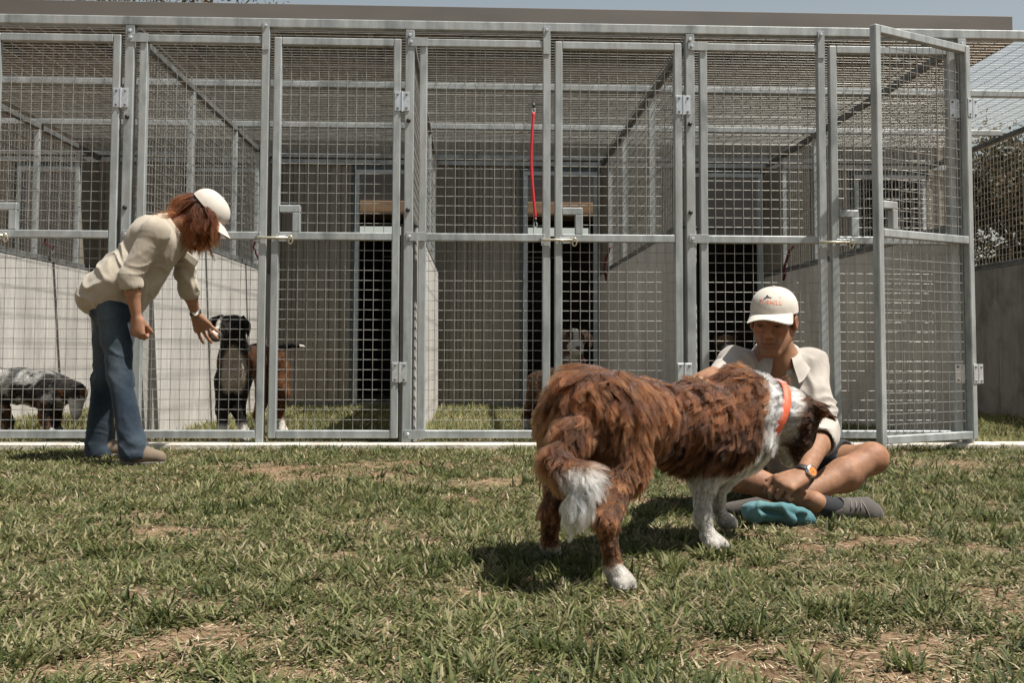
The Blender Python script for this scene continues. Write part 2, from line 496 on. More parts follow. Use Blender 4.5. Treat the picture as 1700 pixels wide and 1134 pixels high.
fixed_panel('A', 'mesh panel behind the bending woman, second bay from left')
fixed_panel('B', 'mesh panel with the long red lead hooked on its wires')
fixed_panel('C', 'mesh panel directly behind the seated man')
gate(LATCH['Z'] + 0.05, POST['A'] - 0.052, 'closed mesh gate at far left in front of the speckled grey dog')
gate(LATCH['A'] + 0.05, POST['B'] - 0.052, 'closed mesh gate beside the black dog, between it and the red lead panel')
gate(LATCH['B'] + 0.05, POST['C'] - 0.052, 'closed mesh gate above the brown dog, right of the red lead')
gate(LATCH['C'] + 0.05, POST['D'] - 0.052, 'closed mesh gate right of the seated man, partly hidden by the open gate')
# last gate, hinged on the fourth post and swung right back
gate(-0.85, 0.0, 'open mesh gate swung out towards the camera at right', loc=(3.055, -0.03, 0.0), rz=R(27.5), zt=2.463, bolt=False)

# side partitions: low concrete wall, mesh screen above, sheet at the house end
def partition(k, label_wall, label_screen):
    x = POST[k]
    w = thing('partition_wall', label_wall, 'wall', (x, 0, 0), group='concrete partition walls between the kennels')
    ys = [0.075, 1.40, 2.72, RUN - 0.02]
    for a, b in zip(ys[:-1], ys[1:]):
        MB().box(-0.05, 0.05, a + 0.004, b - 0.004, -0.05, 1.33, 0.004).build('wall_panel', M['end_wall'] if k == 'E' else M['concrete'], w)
    MB().box(-0.053, 0.053, 0.075, RUN - 0.025, 1.331, 1.342, 0.002).build('capping', M['galv_dark'], w)
    s = thing('partition_screen', label_screen, 'mesh screen', (x, 0, 0), group='mesh screens on the partition walls')
    MB().box(-0.022, 0.022, 0.06, RUN - 0.03, 2.466, 2.510, 0.003).build('top_rail', M['galv_dark'], s)
    MB().box(-0.022, 0.022, 0.06, RUN - 0.03, 1.343, 1.386, 0.003).build('bottom_rail', M['galv_dark'], s)
    for y in (1.33, 2.66, 3.55) if k != 'E' else (0.5,):
        MB().box(-0.020, 0.020, y - 0.02, y + 0.02, 1.3865, 2.4655, 0.003).build('post', M['galv'], s)
    mb = MB(); y0, y1 = 0.06, (3.53 if k != 'E' else RUN - 0.03); n = round((y1 - y0) / PITCH); m = round((2.466 - 1.386) / PITCH)
    for i in range(1, n):
        y = y0 + (y1 - y0) * i / n; mb.bar((0.0, y, 1.386), (0.0, y, 2.466), WR)
    for j in range(1, m):
        z = 1.386 + 1.08 * j / m; mb.bar((2 * WR, y0, z), (2 * WR, y1, z), WR)
    tag(mb.build('wire_mesh', M['wire'], s, True), kind='stuff')
    if k != 'E':
        MB().box(-0.012, 0.012, 3.572, RUN - 0.03, 1.387, 2.40, 0.002).build('sheet', M['cladding'], s)
partition('Z', 'sunlit concrete partition wall behind the speckled grey dog', 'mesh screen on the wall behind the speckled grey dog')
partition('A', 'sunlit concrete partition wall behind the black and tan dog', 'mesh screen on the wall just right of the bending woman')
partition('B', 'concrete partition wall seen as a narrow white strip beside the red lead panel', 'mesh screen seen almost edge on left of the red lead')
partition('C', 'shaded concrete partition wall behind the brown dog, left of the seated man', 'mesh screen above the wall left of the seated man')
partition('D', 'shaded concrete partition wall behind the seated man and the closed gate', 'mesh screen above the wall behind the seated man')
partition('E', 'rough grey end wall of the last kennel at far right', 'mesh screen with a tree showing through it at far right')

# mesh roof of each bay
ks = ['Z', 'A', 'B', 'C', 'D', 'E']
roofw = {'Z': 'flat mesh roof of the kennel with the speckled grey dog', 'A': 'flat mesh roof of the kennel with the black dog',
         'B': 'flat mesh roof of the kennel with the red lead', 'C': 'flat mesh roof of the kennel behind the seated man',
         'D': 'flat mesh roof against the sky at far right'}
for a, b in zip(ks[:-1], ks[1:]):
    x0, x1 = POST[a] + 0.004, POST[b] - 0.004
    mb = MB()
    n = round((x1 - x0) / 0.107)
    for i in range(n + 1):
        x = x0 + (x1 - x0) * i / n
        mb.bar((x, 0.02, 2.563), (x, RUN, 2.563), WR)
    for j in range(1, 70):
        y = RUN * j / 70
        mb.bar((x0, y, 2.563 + 2 * WR), (x1, y, 2.563 + 2 * WR), WR)
    o = mb.build('roof_mesh', M['wire'], None, True)
    tag(o, roofw[a], 'mesh roof', 'mesh roofs of the kennels')

# ------------------------------------------------------------------ house behind the runs
house = thing('kennel_house', 'low beige ribbed metal shed behind the kennel runs with flat roof', 'building', (0, RUN, 0))
doors = {'Z': (-2.80, -2.17), 'A': (-1.116, -0.495), 'B': (0.583, 1.212), 'C': (2.28, 2.90), 'D': (3.99, 4.61), 'Y': (-4.46, -3.85)}
WX0, WX1, WZ = -5.8, 5.02, 3.56
def ribbed(x0, x1, z0, z1, name='wall_panel'):
    """sheet with trapezoid ribs every 11 cm, facing the runs"""
    prof = []
    k0 = math.floor(x0 / 0.11)
    x = k0 * 0.11
    while x < x1 + 0.11:
        for dx, d in ((0.0, 0.0), (0.05, 0.0), (0.062, -0.018), (0.088, -0.018), (0.10, 0.0)):
            prof.append((x + dx, d))
        x += 0.11
    P = [(px, d) for px, d in prof if x0 <= px <= x1]
    def dep(q):
        for (a, da), (b, db) in zip(prof[:-1], prof[1:]):
            if a <= q <= b: return da + (db - da) * (q - a) / max(b - a, 1e-6)
        return 0.0
    P = [(x0, dep(x0))] + P + [(x1, dep(x1))]
    vs = []; fs = []
    for px, d in P: vs += [(px, d, z0), (px, d, z1)]
    for i in range(len(P) - 1): fs.append((2 * i, 2 * i + 2, 2 * i + 3, 2 * i + 1))
    # back skin
    b = len(vs)
    vs += [(x0, 0.04, z0), (x1, 0.04, z0), (x1, 0.04, z1), (x0, 0.04, z1)]
    fs += [(b + 1, b, b + 3, b + 2)]
    return MB().add(vs, fs).build(name, M['cladding'], house)
edges = sorted(doors.values())
x = WX0
for a, b in edges:
    ribbed(x, a - 0.075, 0.06, WZ)
    ribbed(a - 0.075, b + 0.055, 2.44, WZ)
    # lintel trim, shadow strip, frame and threshold
    fr = MB().box(a - 0.115, b + 0.085, -0.030, 0.038, 2.398, 2.4395, 0.003).build('lintel', M['trim'], house)
    MB().box(a - 0.112, a - 0.0715, -0.028, 0.036, 0.03, 2.3975, 0.003).build('shadow_strip', M['trim'], fr)  # dark strip standing in for the shadow beside the door frame
    df = MB().box(a - 0.071, a - 0.03, -0.045, 0.03, 0.03, 2.355, 0.003).build('door_frame', M['door_frame'], house)
    MB().box(b + 0.012, b + 0.05, -0.045, 0.03, 0.03, 2.355, 0.003).build('jamb', M['door_frame'], df)
    MB().box(a - 0.071, b + 0.05, -0.046, 0.031, 2.3555, 2.3975, 0.003).build('head', M['door_frame'], df)
    if a < -2.0:
        dl = MB().box(a - 0.028, b + 0.010, -0.012, 0.022, 0.04, 2.352, 0.003).build('door', M['door_leaf'], house)
        MB().box(b - 0.06, b - 0.035, -0.045, -0.0125, 1.0, 1.14, 0.004).build('handle', M['zinc'], dl)
    x = b + 0.055
ribbed(x, WX1, 0.06, WZ)
MB().box(WX0, WX1, -0.006, 0.05, -0.05, 0.0595).build('plinth', M['galv_dark'], house)
MB().box(WX0, WX1, -0.040, -0.022, 2.452, 2.50, 0.002).build('wall_rail', M['galv'], house)
# inside: dark room with a plywood band and a slit of daylight at the back
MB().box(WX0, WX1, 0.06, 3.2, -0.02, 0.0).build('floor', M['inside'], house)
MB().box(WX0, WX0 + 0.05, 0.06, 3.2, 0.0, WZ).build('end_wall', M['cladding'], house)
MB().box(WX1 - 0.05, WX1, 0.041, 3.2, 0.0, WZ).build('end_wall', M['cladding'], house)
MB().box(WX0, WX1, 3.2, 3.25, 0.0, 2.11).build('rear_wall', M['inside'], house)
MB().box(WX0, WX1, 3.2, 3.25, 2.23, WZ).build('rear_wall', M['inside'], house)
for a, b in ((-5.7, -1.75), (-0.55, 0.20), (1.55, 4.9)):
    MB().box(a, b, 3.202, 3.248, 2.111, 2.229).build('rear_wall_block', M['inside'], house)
MB().box(-1.9, 1.75, 3.14, 3.199, 2.31, 2.56, 0.004).build('plywood_band', M['ply'], house)
for a, b in ((-1.1, -0.45), (0.58, 1.1)):
    MB().box(a, b, 2.2, 2.24, 1.72, 1.735).build('shelf', M['galv'], house)
# soffit and roof, with an added gap behind to sunlight the plywood band
MB().box(WX0 - 0.1, 5.172, -0.79, 2.86, 3.57, 3.60).build('soffit', M['soffit'], house)
MB().box(WX0 - 0.1, 5.18, -0.815, -0.791, 3.555, 3.815, 0.003).build('fascia', M['fascia'], house)
MB().box(5.173, 5.192, -0.79, 3.6, 3.56, 3.812).build('barge', M['fascia'], house)
rf = MB()
for i in range(56):
    xx = WX0 - 0.1 + i * 0.195
    rf.box(xx, xx + 0.1945, -0.78, 2.86, 3.77, 3.79 if i % 2 else 3.785)
rf.build('roof', M['fascia'], house)
for i in range(12):
    xx = WX0 + 0.3 + i * 0.9
    MB().box(xx, xx + 0.05, -0.78, -0.001, 3.50, 3.5695).build('rafter', M['soffit'], house)

# ------------------------------------------------------------------ lawn
PATCH = [(-0.616, -1.329, .45), (-1.048, -0.969, .35), (0.044, -1.547, .40), (-0.377, -0.844, .4), (2.541, -0.869, .5), (1.52, -3.05, .22),
         (0.647, -4.067, .20), (0.87, -3.954, .22), (-0.435, -3.919, .10), (-0.312, -4.076, .12), (-1.138, -2.409, .22), (-0.729, -3.54, .13),
         (0.263, -3.938, .12), (0.49, -4.005, .12), (-0.621, -3.628, .12), (0.838, -4.177, .2), (-0.783, -4.098, .12), (-0.15, -2.922, .13),
         (-1.9, -0.55, .3), (1.3, -3.7, .25), (1.75, -2.6, .15), (0.35, -3.62, .12)]

def lawn_density(x, y):
    P = np.stack([x, y, 0 * x], -1)
    d = sstep(0.23, 0.46, 0.42 * fbm(P * 3.1, 3, 21) + 0.58 * fbm(P * 13.0, 2, 33))
    for px, py, r in PATCH:
        q = np.hypot((x - px) / 1.25, (y - py) / 0.9) + 0.35 * r * (vnoise(P * 11.0, 3) - 0.5)
        d = d * (0.26 + 0.74 * sstep(0.30 * r, 0.9 * r, q))
    return d

def blades(cx, cy, cz, n_per, length, width, lean, spread, cols, rng, seg=3):
    """tufts of bent grass blades; returns verts, quads, tris, colours"""
    nt_ = len(cx)
    k = np.repeat(np.arange(nt_), n_per)
    n = len(k)
    az = rng.uniform(0, 2 * np.pi, n)
    r = spread * np.sqrt(rng.uniform(0, 1, n))
    a2 = az + rng.normal(0, 0.8, n)
    bx = cx[k] + r * np.cos(a2); by = cy[k] + r * np.sin(a2); bz = cz[k]
    ln = length[k] * rng.uniform(0.45, 1.15, n)
    w = width[k] * rng.uniform(0.7, 1.25, n)
    th0 = np.radians(rng.uniform(lean[0], lean[1], n))
    th1 = th0 + np.radians(rng.uniform(5, 65, n))
    dx, dy = np.cos(az), np.sin(az)
    tw = rng.normal(0, 0.5, n)
    sx, sy = -np.sin(az + tw), np.cos(az + tw)
    V = []
    px, pz = np.zeros(n), np.zeros(n)
    prof = [1.0, 0.95, 0.62, 0.0] if seg == 3 else [1.0, 0.8, 0.0]
    C = []
    c0 = cols
    for s in range(seg + 1):
        if s:
            t = th0 + (th1 - th0) * (s - 0.5) / seg
            px = px + np.sin(t) * ln / seg; pz = pz + np.cos(t) * ln / seg
        ww = 0.5 * w * prof[s]
        X = bx + dx * px; Y = by + dy * px; Z = bz + np.maximum(pz, 0.001)
        if s < seg:
            V.append(np.stack([X - sx * ww, Y - sy * ww, Z], -1)); V.append(np.stack([X + sx * ww, Y + sy * ww, Z], -1))
        else:
            V.append(np.stack([X, Y, Z], -1))
    m = len(V)
    V = np.stack(V, 1).reshape(-1, 3)
    b = np.arange(n) * m
    Q = np.concatenate([np.stack([b + 2 * s, b + 2 * s + 1, b + 2 * s + 3, b + 2 * s + 2], -1) for s in range(seg - 1)])
    Tt = np.stack([b + 2 * seg - 2, b + 2 * seg - 1, b + 2 * seg], -1)
    C = np.repeat(c0[k] * rng.uniform(0.75, 1.25, (n, 1)), m, axis=0)
    return V, Q, Tt, C

GREEN = np.array([[0.104, 0.114, 0.037], [0.160, 0.164, 0.068], [0.052, 0.068, 0.019], [0.235, 0.205, 0.105], [0.32, 0.262, 0.165]])
def green(n, rng, p=(0.28, 0.26, 0.22, 0.14, 0.10)):
    return GREEN[rng.choice(5, n, p=p)] * rng.uniform(0.8, 1.2, (n, 1))

M['grass'] = tint_mat('grass_blade', rough=0.6, spec=0.25, transl=0.34)
M['straw'] = tint_mat('dry_straw', rough=0.8, spec=0.2, transl=0.15)

def scatter(rng, n, x0, x1, y0, y1):
    return rng.uniform(x0, x1, n), rng.uniform(y0, y1, n)

def inview(x, y, margin):
    return np.abs(x - 0.04 * (y + 5.96)) < 0.53 * (y + 5.96) + margin

def make_lawn():
    rng = np.random.default_rng(5)
    parts = []; 
    # (n tufts, y range, per tuft)
    for (y0, y1, dens, per, ll, ww, sg) in ((-4.75, -3.2, 2150, 9, 0.041, 0.0056, 3), (-3.2, -1.6, 1500, 9, 0.041, 0.0066, 2), (-1.6, -0.03, 950, 9, 0.040, 0.0078, 2)):
        hw = 0.53 * (y1 + 5.96) + 0.6
        n = int(dens * (y1 - y0) * 2 * hw)
        x, y = scatter(rng, n, -hw + 0.1, hw + 0.1, y0, y1)
        d = lawn_density(x, y)
        ok = (rng.uniform(0, 1, n) < d * 0.97 + 0.03) & inview(x, y, 0.5)
        x, y, d = x[ok], y[ok], d[ok]
        L = ll * (0.5 + 0.62 * d) * (0.65 + 0.75 * vnoise(np.stack([x * 5, y * 5, 0 * x], -1), 9))
        parts.append(blades(x, y, ground_z(x, y), per, L, np.full(len(x), ww), (30, 86), 0.026, green(len(x), rng), rng, sg))
        # taller dark clumps
        m = int(n * 0.055)
        i = rng.choice(len(x), m)
        ok = vnoise(np.stack([x[i] * 3, y[i] * 3, 0 * x[i]], -1), 14) > 0.52
        i = i[ok]
        parts.append(blades(x[i], y[i], ground_z(x[i], y[i]), 16, np.full(len(i), ll * 1.55), np.full(len(i), ww * 1.1), (12, 62), 0.03,
                            green(len(i), rng, (0.35, 0.15, 0.45, 0.05, 0.0)), rng))
    # short dense undergrowth
    n = 30000
    y = -4.75 + 4.7 * rng.uniform(0, 1, n) ** 1.15; x = rng.uniform(-3.9, 3.9, n)
    d = lawn_density(x, y); ok = inview(x, y, 0.5) & (rng.uniform(0, 1, n) < d); x, y = x[ok], y[ok]
    parts.append(blades(x, y, ground_z(x, y), 4, np.full(len(x), 0.028), np.full(len(x), 0.0062), (10, 70), 0.03, green(len(x), rng, (0.3, 0.1, 0.5, 0.06, 0.04)) * 0.8, rng, 2))
    # along the kerb
    n = 900
    x, y = rng.uniform(-4.5, 4.9, n), -0.06 - np.abs(rng.normal(0, 0.03, n))
    ok = vnoise(np.stack([x * 2.5, 0 * x, 0 * x], -1), 4) > 0.42
    x, y = x[ok], y[ok]
    parts.append(blades(x, y, ground_z(x, y), 6, np.full(len(x), 0.055), np.full(len(x), 0.006), (10, 60), 0.02, green(len(x), rng), rng))
    join('lawn', parts, M['grass'], 'patchy olive green lawn in front of the kennels', 'grass')
    # grass inside the runs
    parts = []
    n = 19000
    x, y = scatter(rng, n, -4.6, 4.66, 0.10, RUN - 0.05)
    ok = np.ones(n, bool)
    for px in POST.values(): ok &= np.abs(x - px) > 0.075
    x, y = x[ok], y[ok]
    d = vnoise(np.stack([x * 2.2, y * 2.2, 0 * x], -1), 8)
    ok = rng.uniform(0, 1, len(x)) < 0.45 + 0.55 * sstep(0.3, 0.6, d)
    x, y, d = x[ok], y[ok], d[ok]
    L = 0.07 * (0.6 + 0.9 * d)
    g = green(len(x), rng, (0.30, 0.36, 0.10, 0.19, 0.05)) * 1.3
    parts.append(blades(x, y, np.full(len(x), -0.012), 7, L, np.full(len(x), 0.0088), (8, 55), 0.03, g, rng, 2))
    join('run_grass', parts, M['grass'], 'longer grass growing inside the kennel runs', 'grass')
    # dry straw and clippings lying flat
    n = 120000
    hw = 3.9
    y = -4.75 + 4.7 * rng.uniform(0, 1, n) ** 1.25
    x = rng.uniform(-hw, hw, n)
    ok = inview(x, y, 0.5); x, y = x[ok], y[ok]
    c = np.array([[0.40, 0.31, 0.20], [0.50, 0.41, 0.285], [0.28, 0.205, 0.13], [0.16, 0.115, 0.07]])[rng.choice(4, len(x))]
    V, Q, Tt, C = blades(x, y, ground_z(x, y) + 0.004, 1, np.full(len(x), 0.036), np.full(len(x), 0.0028), (70, 90), 0.0, c, rng, 2)
    join('dry_straw', [(V, Q, Tt, C)], M['straw'], 'dry straw coloured clippings lying on the bare soil', 'straw')

def join(name, parts, mat, label, cat):
    V = []; Q = []; Tt = []; C = []; s = 0
    for v, q, t, c in parts:
        V.append(v); Q.append(q + s); Tt.append(t + s); C.append(c); s += len(v)
    o = from_np(name, np.concatenate(V), [np.concatenate(Q), np.concatenate(Tt)], mat, cols=np.concatenate(C))
    tag(o, label, cat, kind='stuff')
    return o
make_lawn()

# ------------------------------------------------------------------ trees beyond the kennels
M['bark'] = noisy_mat('tree_bark', (0.05, 0.042, 0.035), (0.12, 0.10, 0.085), 12.0, rough=0.9, bump=0.6, stretch=(1, 1, 0.25))
M['leaf'] = tint_mat('tree_leaf', rough=0.6, spec=0.3, transl=0.25)
def tree(name, label, base, trunk_h, lean, spread, height, nleaf, leaf, pal, seed, limbs=9, group=None):
    rng = np.random.default_rng(seed); rnd = random.Random(seed)
    t = thing(name, label, 'tree', base, group=group)
    mb = MB(); tips = []
    def grow(p, d, ln, r, lev):
        pts = [p]; q = p.copy(); dd = d.copy()
        n = 4
        for i in range(n):
            dd = (dd + Vector((rnd.gauss(0, .16), rnd.gauss(0, .16), rnd.gauss(0.05, .10)))).normalized()
            q = q + dd * ln / n; pts.append(q.copy())
        mb.tube(pts, [r * (1 - 0.62 * i / n) for i in range(n + 1)], 6 if lev < 2 else 4)
        if lev >= 3:
            tips.extend(pts[1:]); return
        if lev == 2: tips.extend(pts[2:])
        for i in range(rnd.randint(3, 4) if lev else limbs):
            f = rnd.uniform(0.35, 1.0)
            k = min(int(f * n), n - 1); s = pts[k].lerp(pts[k + 1], f * n - k)
            a = rnd.uniform(0, 6.283)
            nd = (dd * rnd.uniform(0.5, 1.0) + Vector((math.cos(a), math.sin(a), rnd.uniform(-0.1, 0.7))) * spread).normalized()
            grow(s, nd, ln * rnd.uniform(0.5, 0.75), r * 0.42, lev + 1)
    grow(Vector((0, 0, 0)), Vector(lean).normalized(), trunk_h, height * 0.022, 0)
    mb.build('trunk', M['bark'], t, True)
    tp = np.array([tuple(p) for p in tips])
    k = rng.choice(len(tp), nleaf)
    C0 = tp[k] + rng.normal(0, leaf * 2.2, (nleaf, 3))
    u = rng.normal(0, 1, (nleaf, 3)); u[:, 2] -= 0.4; u /= np.linalg.norm(u, axis=1)[:, None]
    w = np.cross(u, rng.normal(0, 1, (nleaf, 3))); w /= np.linalg.norm(w, axis=1)[:, None]
    ln = leaf * rng.uniform(0.6, 1.4, (nleaf, 1)); wd = ln * 0.24
    V = np.stack([C0, C0 + u * ln * 0.5 + w * wd, C0 + u * ln, C0 + u * ln * 0.5 - w * wd], 1).reshape(-1, 3)
    F = (np.arange(nleaf) * 4)[:, None] + np.arange(4)[None]
    clump = vnoise(C0 * 2.0, seed)[:, None]
    col = np.array(pal)[rng.choice(len(pal), nleaf)] * (0.6 + 0.8 * clump) * rng.uniform(0.8, 1.2, (nleaf, 1))
    o = from_np('crown', V, F, M['leaf'], cols=np.repeat(col, 4, 0), parent=t)
    tag(o, kind='stuff')
    return t
OLIVE = [(0.075, 0.066, 0.030), (0.105, 0.084, 0.044), (0.050, 0.050, 0.024), (0.13, 0.096, 0.055)]
tree('tree', 'olive brown tree showing through the mesh at far right', (11.3, 14.0, 0), 3.0, (-.1, 0, 1), 0.95, 6.0, 46000, 0.10, OLIVE, 3, 13)
tree('tree', 'sparse tall tree whose dark branches show above the roof at left', (-8.2, 15.5, 0), 6.4, (0.06, 0, 1), 0.8, 9.5, 16000, 0.13, OLIVE, 8, 10)
tree('shrub', 'dark leafy shrub low behind the end wall at far right', (10.9, 12.6, 0), 1.1, (0.1, 0, 1), 1.1, 3.0, 26000, 0.10, OLIVE, 21, 12)

# ------------------------------------------------------------------ sculpting: smooth-blended volumes turned into one continuous skin
class Clay:
    def __init__(self, lo, hi, h):
        self.lo = np.array(lo, dtype=np.float32); self.h = h
        self.n = np.ceil((np.array(hi) - self.lo) / h).astype(int) + 1
        self.f = np.full(self.n, 0.5, dtype=np.float32)
    def _sub(self, lo, hi):
        i0 = np.clip(np.floor((np.array(lo) - self.lo) / self.h).astype(int), 0, self.n)
        i1 = np.clip(np.ceil((np.array(hi) - self.lo) / self.h).astype(int) + 1, 0, self.n)
        if np.any(i1 <= i0): return None, None
        sl = tuple(slice(a, b) for a, b in zip(i0, i1))
        g = [self.lo[k] + np.arange(i0[k], i1[k], dtype=np.float32) * self.h for k in range(3)]
        return sl, np.stack(np.meshgrid(*g, indexing='ij'), -1)
    def _mix(self, sl, d, k, op):
        f = self.f[sl]
        if op == 'cut':
            d = -d
            if k > 0:
                h = np.maximum(k - np.abs(f - d), 0) / k
                self.f[sl] = np.maximum(f, d) + h * h * k * 0.25
            else: self.f[sl] = np.maximum(f, d)
        else:
            if k > 0:
                h = np.maximum(k - np.abs(f - d), 0) / k
                self.f[sl] = np.minimum(f, d) - h * h * k * 0.25
            else: self.f[sl] = np.minimum(f, d)
    def cone(self, a, b, ra, rb=None, k=0.02, flat=None, ff=1.0, op='add'):
        """round cone from a to b; flat/ff squashes the section along an axis"""
        rb = ra if rb is None else rb
        a = np.array(a, dtype=np.float32); b = np.array(b, dtype=np.float32)
        m = max(ra, rb) * max(1, ff) + k + 2 * self.h
        sl, P = self._sub(np.minimum(a, b) - m, np.maximum(a, b) + m)
        if sl is None: return self
        ab = b - a; q = P - a
        t = np.clip((q @ ab) / max(float(ab @ ab), 1e-9), 0, 1)
        d = q - t[..., None] * ab
        if flat is not None:
            fl = np.array(flat, dtype=np.float32); fl /= np.linalg.norm(fl)
            c = d @ fl
            d = d + (c * (1.0 / ff - 1))[..., None] * fl
            s = min(1.0, ff)
        else: s = 1.0
        self._mix(sl, (np.linalg.norm(d, axis=-1) - (ra + (rb - ra) * t)) * s, k, op)
        return self
    def chain(self, pts, rs, k=0.02, **kw):
        for i in range(len(pts) - 1):
            self.cone(pts[i], pts[i + 1], rs[i], rs[i + 1], k, **kw)
        return self
    def ell(self, c, r, k=0.02, rot=None, op='add'):
        c = np.array(c, dtype=np.float32); r = np.array(r, dtype=np.float32)
        m = float(r.max()) + k + 2 * self.h
        sl, P = self._sub(c - m, c + m)
        if sl is None: return self
        q = P - c
        if rot is not None: q = q @ np.array(rot, dtype=np.float32)
        k0 = np.linalg.norm(q / r, axis=-1); k1 = np.linalg.norm(q / (r * r), axis=-1)
        self._mix(sl, k0 * (k0 - 1) / np.maximum(k1, 1e-6), k, op)
        return self
    def box(self, c, half, rad, k=0.01, rot=None, op='add'):
        c = np.array(c, dtype=np.float32); hf = np.array(half, dtype=np.float32)
        m = float(np.linalg.norm(hf)) + rad + k + 2 * self.h
        sl, P = self._sub(c - m, c + m)
        if sl is None: return self
        q = P - c
        if rot is not None: q = q @ np.array(rot, dtype=np.float32)
        q = np.abs(q) - hf
        d = np.linalg.norm(np.maximum(q, 0), axis=-1) + np.minimum(q.max(-1), 0) - rad
        self._mix(sl, d, k, op)
        return self
    def warp(self, fn):
        """add a displacement field (positive = outwards)"""
        m = np.abs(self.f) < 6 * self.h
        ix = np.argwhere(m)
        P = self.lo + ix * self.h
        self.f[m] -= fn(P).astype(np.float32)
        return self
    def skin(self, smooth=1):
        f = self.f; h = self.h
        ins = f < 0
        nx, ny, nz = f.shape
        c = np.zeros((nx - 1, ny - 1, nz - 1), dtype=np.int8)
        for i in (0, 1):
            for j in (0, 1):
                for k in (0, 1):
                    c += ins[i:nx - 1 + i, j:ny - 1 + j, k:nz - 1 + k]
        act = (c > 0) & (c < 8)
        ix = np.argwhere(act)
        idm = np.full(act.shape, -1, dtype=np.int64); idm[act] = np.arange(len(ix))
        acc = np.zeros((len(ix), 3)); cnt = np.zeros(len(ix))
        cor = [(0, 0, 0), (1, 0, 0), (0, 1, 0), (1, 1, 0), (0, 0, 1), (1, 0, 1), (0, 1, 1), (1, 1, 1)]
        val = [f[ix[:, 0] + a, ix[:, 1] + b, ix[:, 2] + d_] for a, b, d_ in cor]
        for p in range(8):
            for q in range(p + 1, 8):
                df = np.array(cor[q]) - np.array(cor[p])
                if np.abs(df).sum() != 1: continue
                s = (val[p] < 0) != (val[q] < 0)
                t = val[p] / np.where(s, val[p] - val[q], 1)
                pos = np.array(cor[p])[None] + t[:, None] * df[None]
                acc[s] += pos[s]; cnt[s] += 1
        V = self.lo + (ix + acc / np.maximum(cnt, 1)[:, None]) * h
        Q = []
        for ax in range(3):
            o = [0, 0, 0]; o[ax] = 1
            A = f[:nx - o[0], :ny - o[1], :nz - o[2]] < 0
            B = f[o[0]:, o[1]:, o[2]:] < 0
            e = np.argwhere(A != B)
            u, w = [(1, 2), (2, 0), (0, 1)][ax]
            e = e[(e[:, u] > 0) & (e[:, w] > 0) & (e[:, u] < f.shape[u] - 1) & (e[:, w] < f.shape[w] - 1)]
            du = np.zeros(3, int); du[u] = 1; dw = np.zeros(3, int); dw[w] = 1
            g = lambda E: idm[E[:, 0], E[:, 1], E[:, 2]]
            q = np.stack([g(e - du - dw), g(e - dw), g(e), g(e - du)], -1)
            fl = A[e[:, 0], e[:, 1], e[:, 2]]
            q = np.where(fl[:, None], q, q[:, ::-1])
            Q.append(q)
        Q = np.concatenate(Q)
        Q = Q[(Q >= 0).all(1)]
        for _ in range(smooth):
            S = np.zeros_like(V); n = np.zeros(len(V))
            for a in range(4):
                b = (a + 1) % 4
                np.add.at(S, Q[:, a], V[Q[:, b]]); np.add.at(n, Q[:, a], 1)
            V = V * 0.5 + 0.5 * S / np.maximum(n, 1)[:, None]
        return V, Q

def vnormals(V, Q):
    n = np.cross(V[Q[:, 2]] - V[Q[:, 0]], V[Q[:, 3]] - V[Q[:, 1]])
    N_ = np.zeros_like(V)
    for a in range(4): np.add.at(N_, Q[:, a], n)
    return N_ / np.maximum(np.linalg.norm(N_, axis=1), 1e-12)[:, None]

def put(o, root):
    """hang a world-placed mesh on its root without moving it"""
    o.parent = root
    o.location = -root.location
    return o

def nearest(P, Cc, chunk=4000):
    out = np.zeros(len(P), dtype=np.int64)
    C32 = Cc.astype(np.float32); c2 = (C32 ** 2).sum(1)
    for s in range(0, len(P), chunk):
        p = P[s:s + chunk].astype(np.float32)
        out[s:s + chunk] = np.argmin(c2[None] - 2 * p @ C32.T, 1)
    return out

def seg_dist(P, a, b):
    a = np.array(a); b = np.array(b); ab = b - a
    t = np.clip(((P - a) @ ab) / (ab @ ab), 0, 1)
    return np.linalg.norm(P - a - t[:, None] * ab, axis=1), t

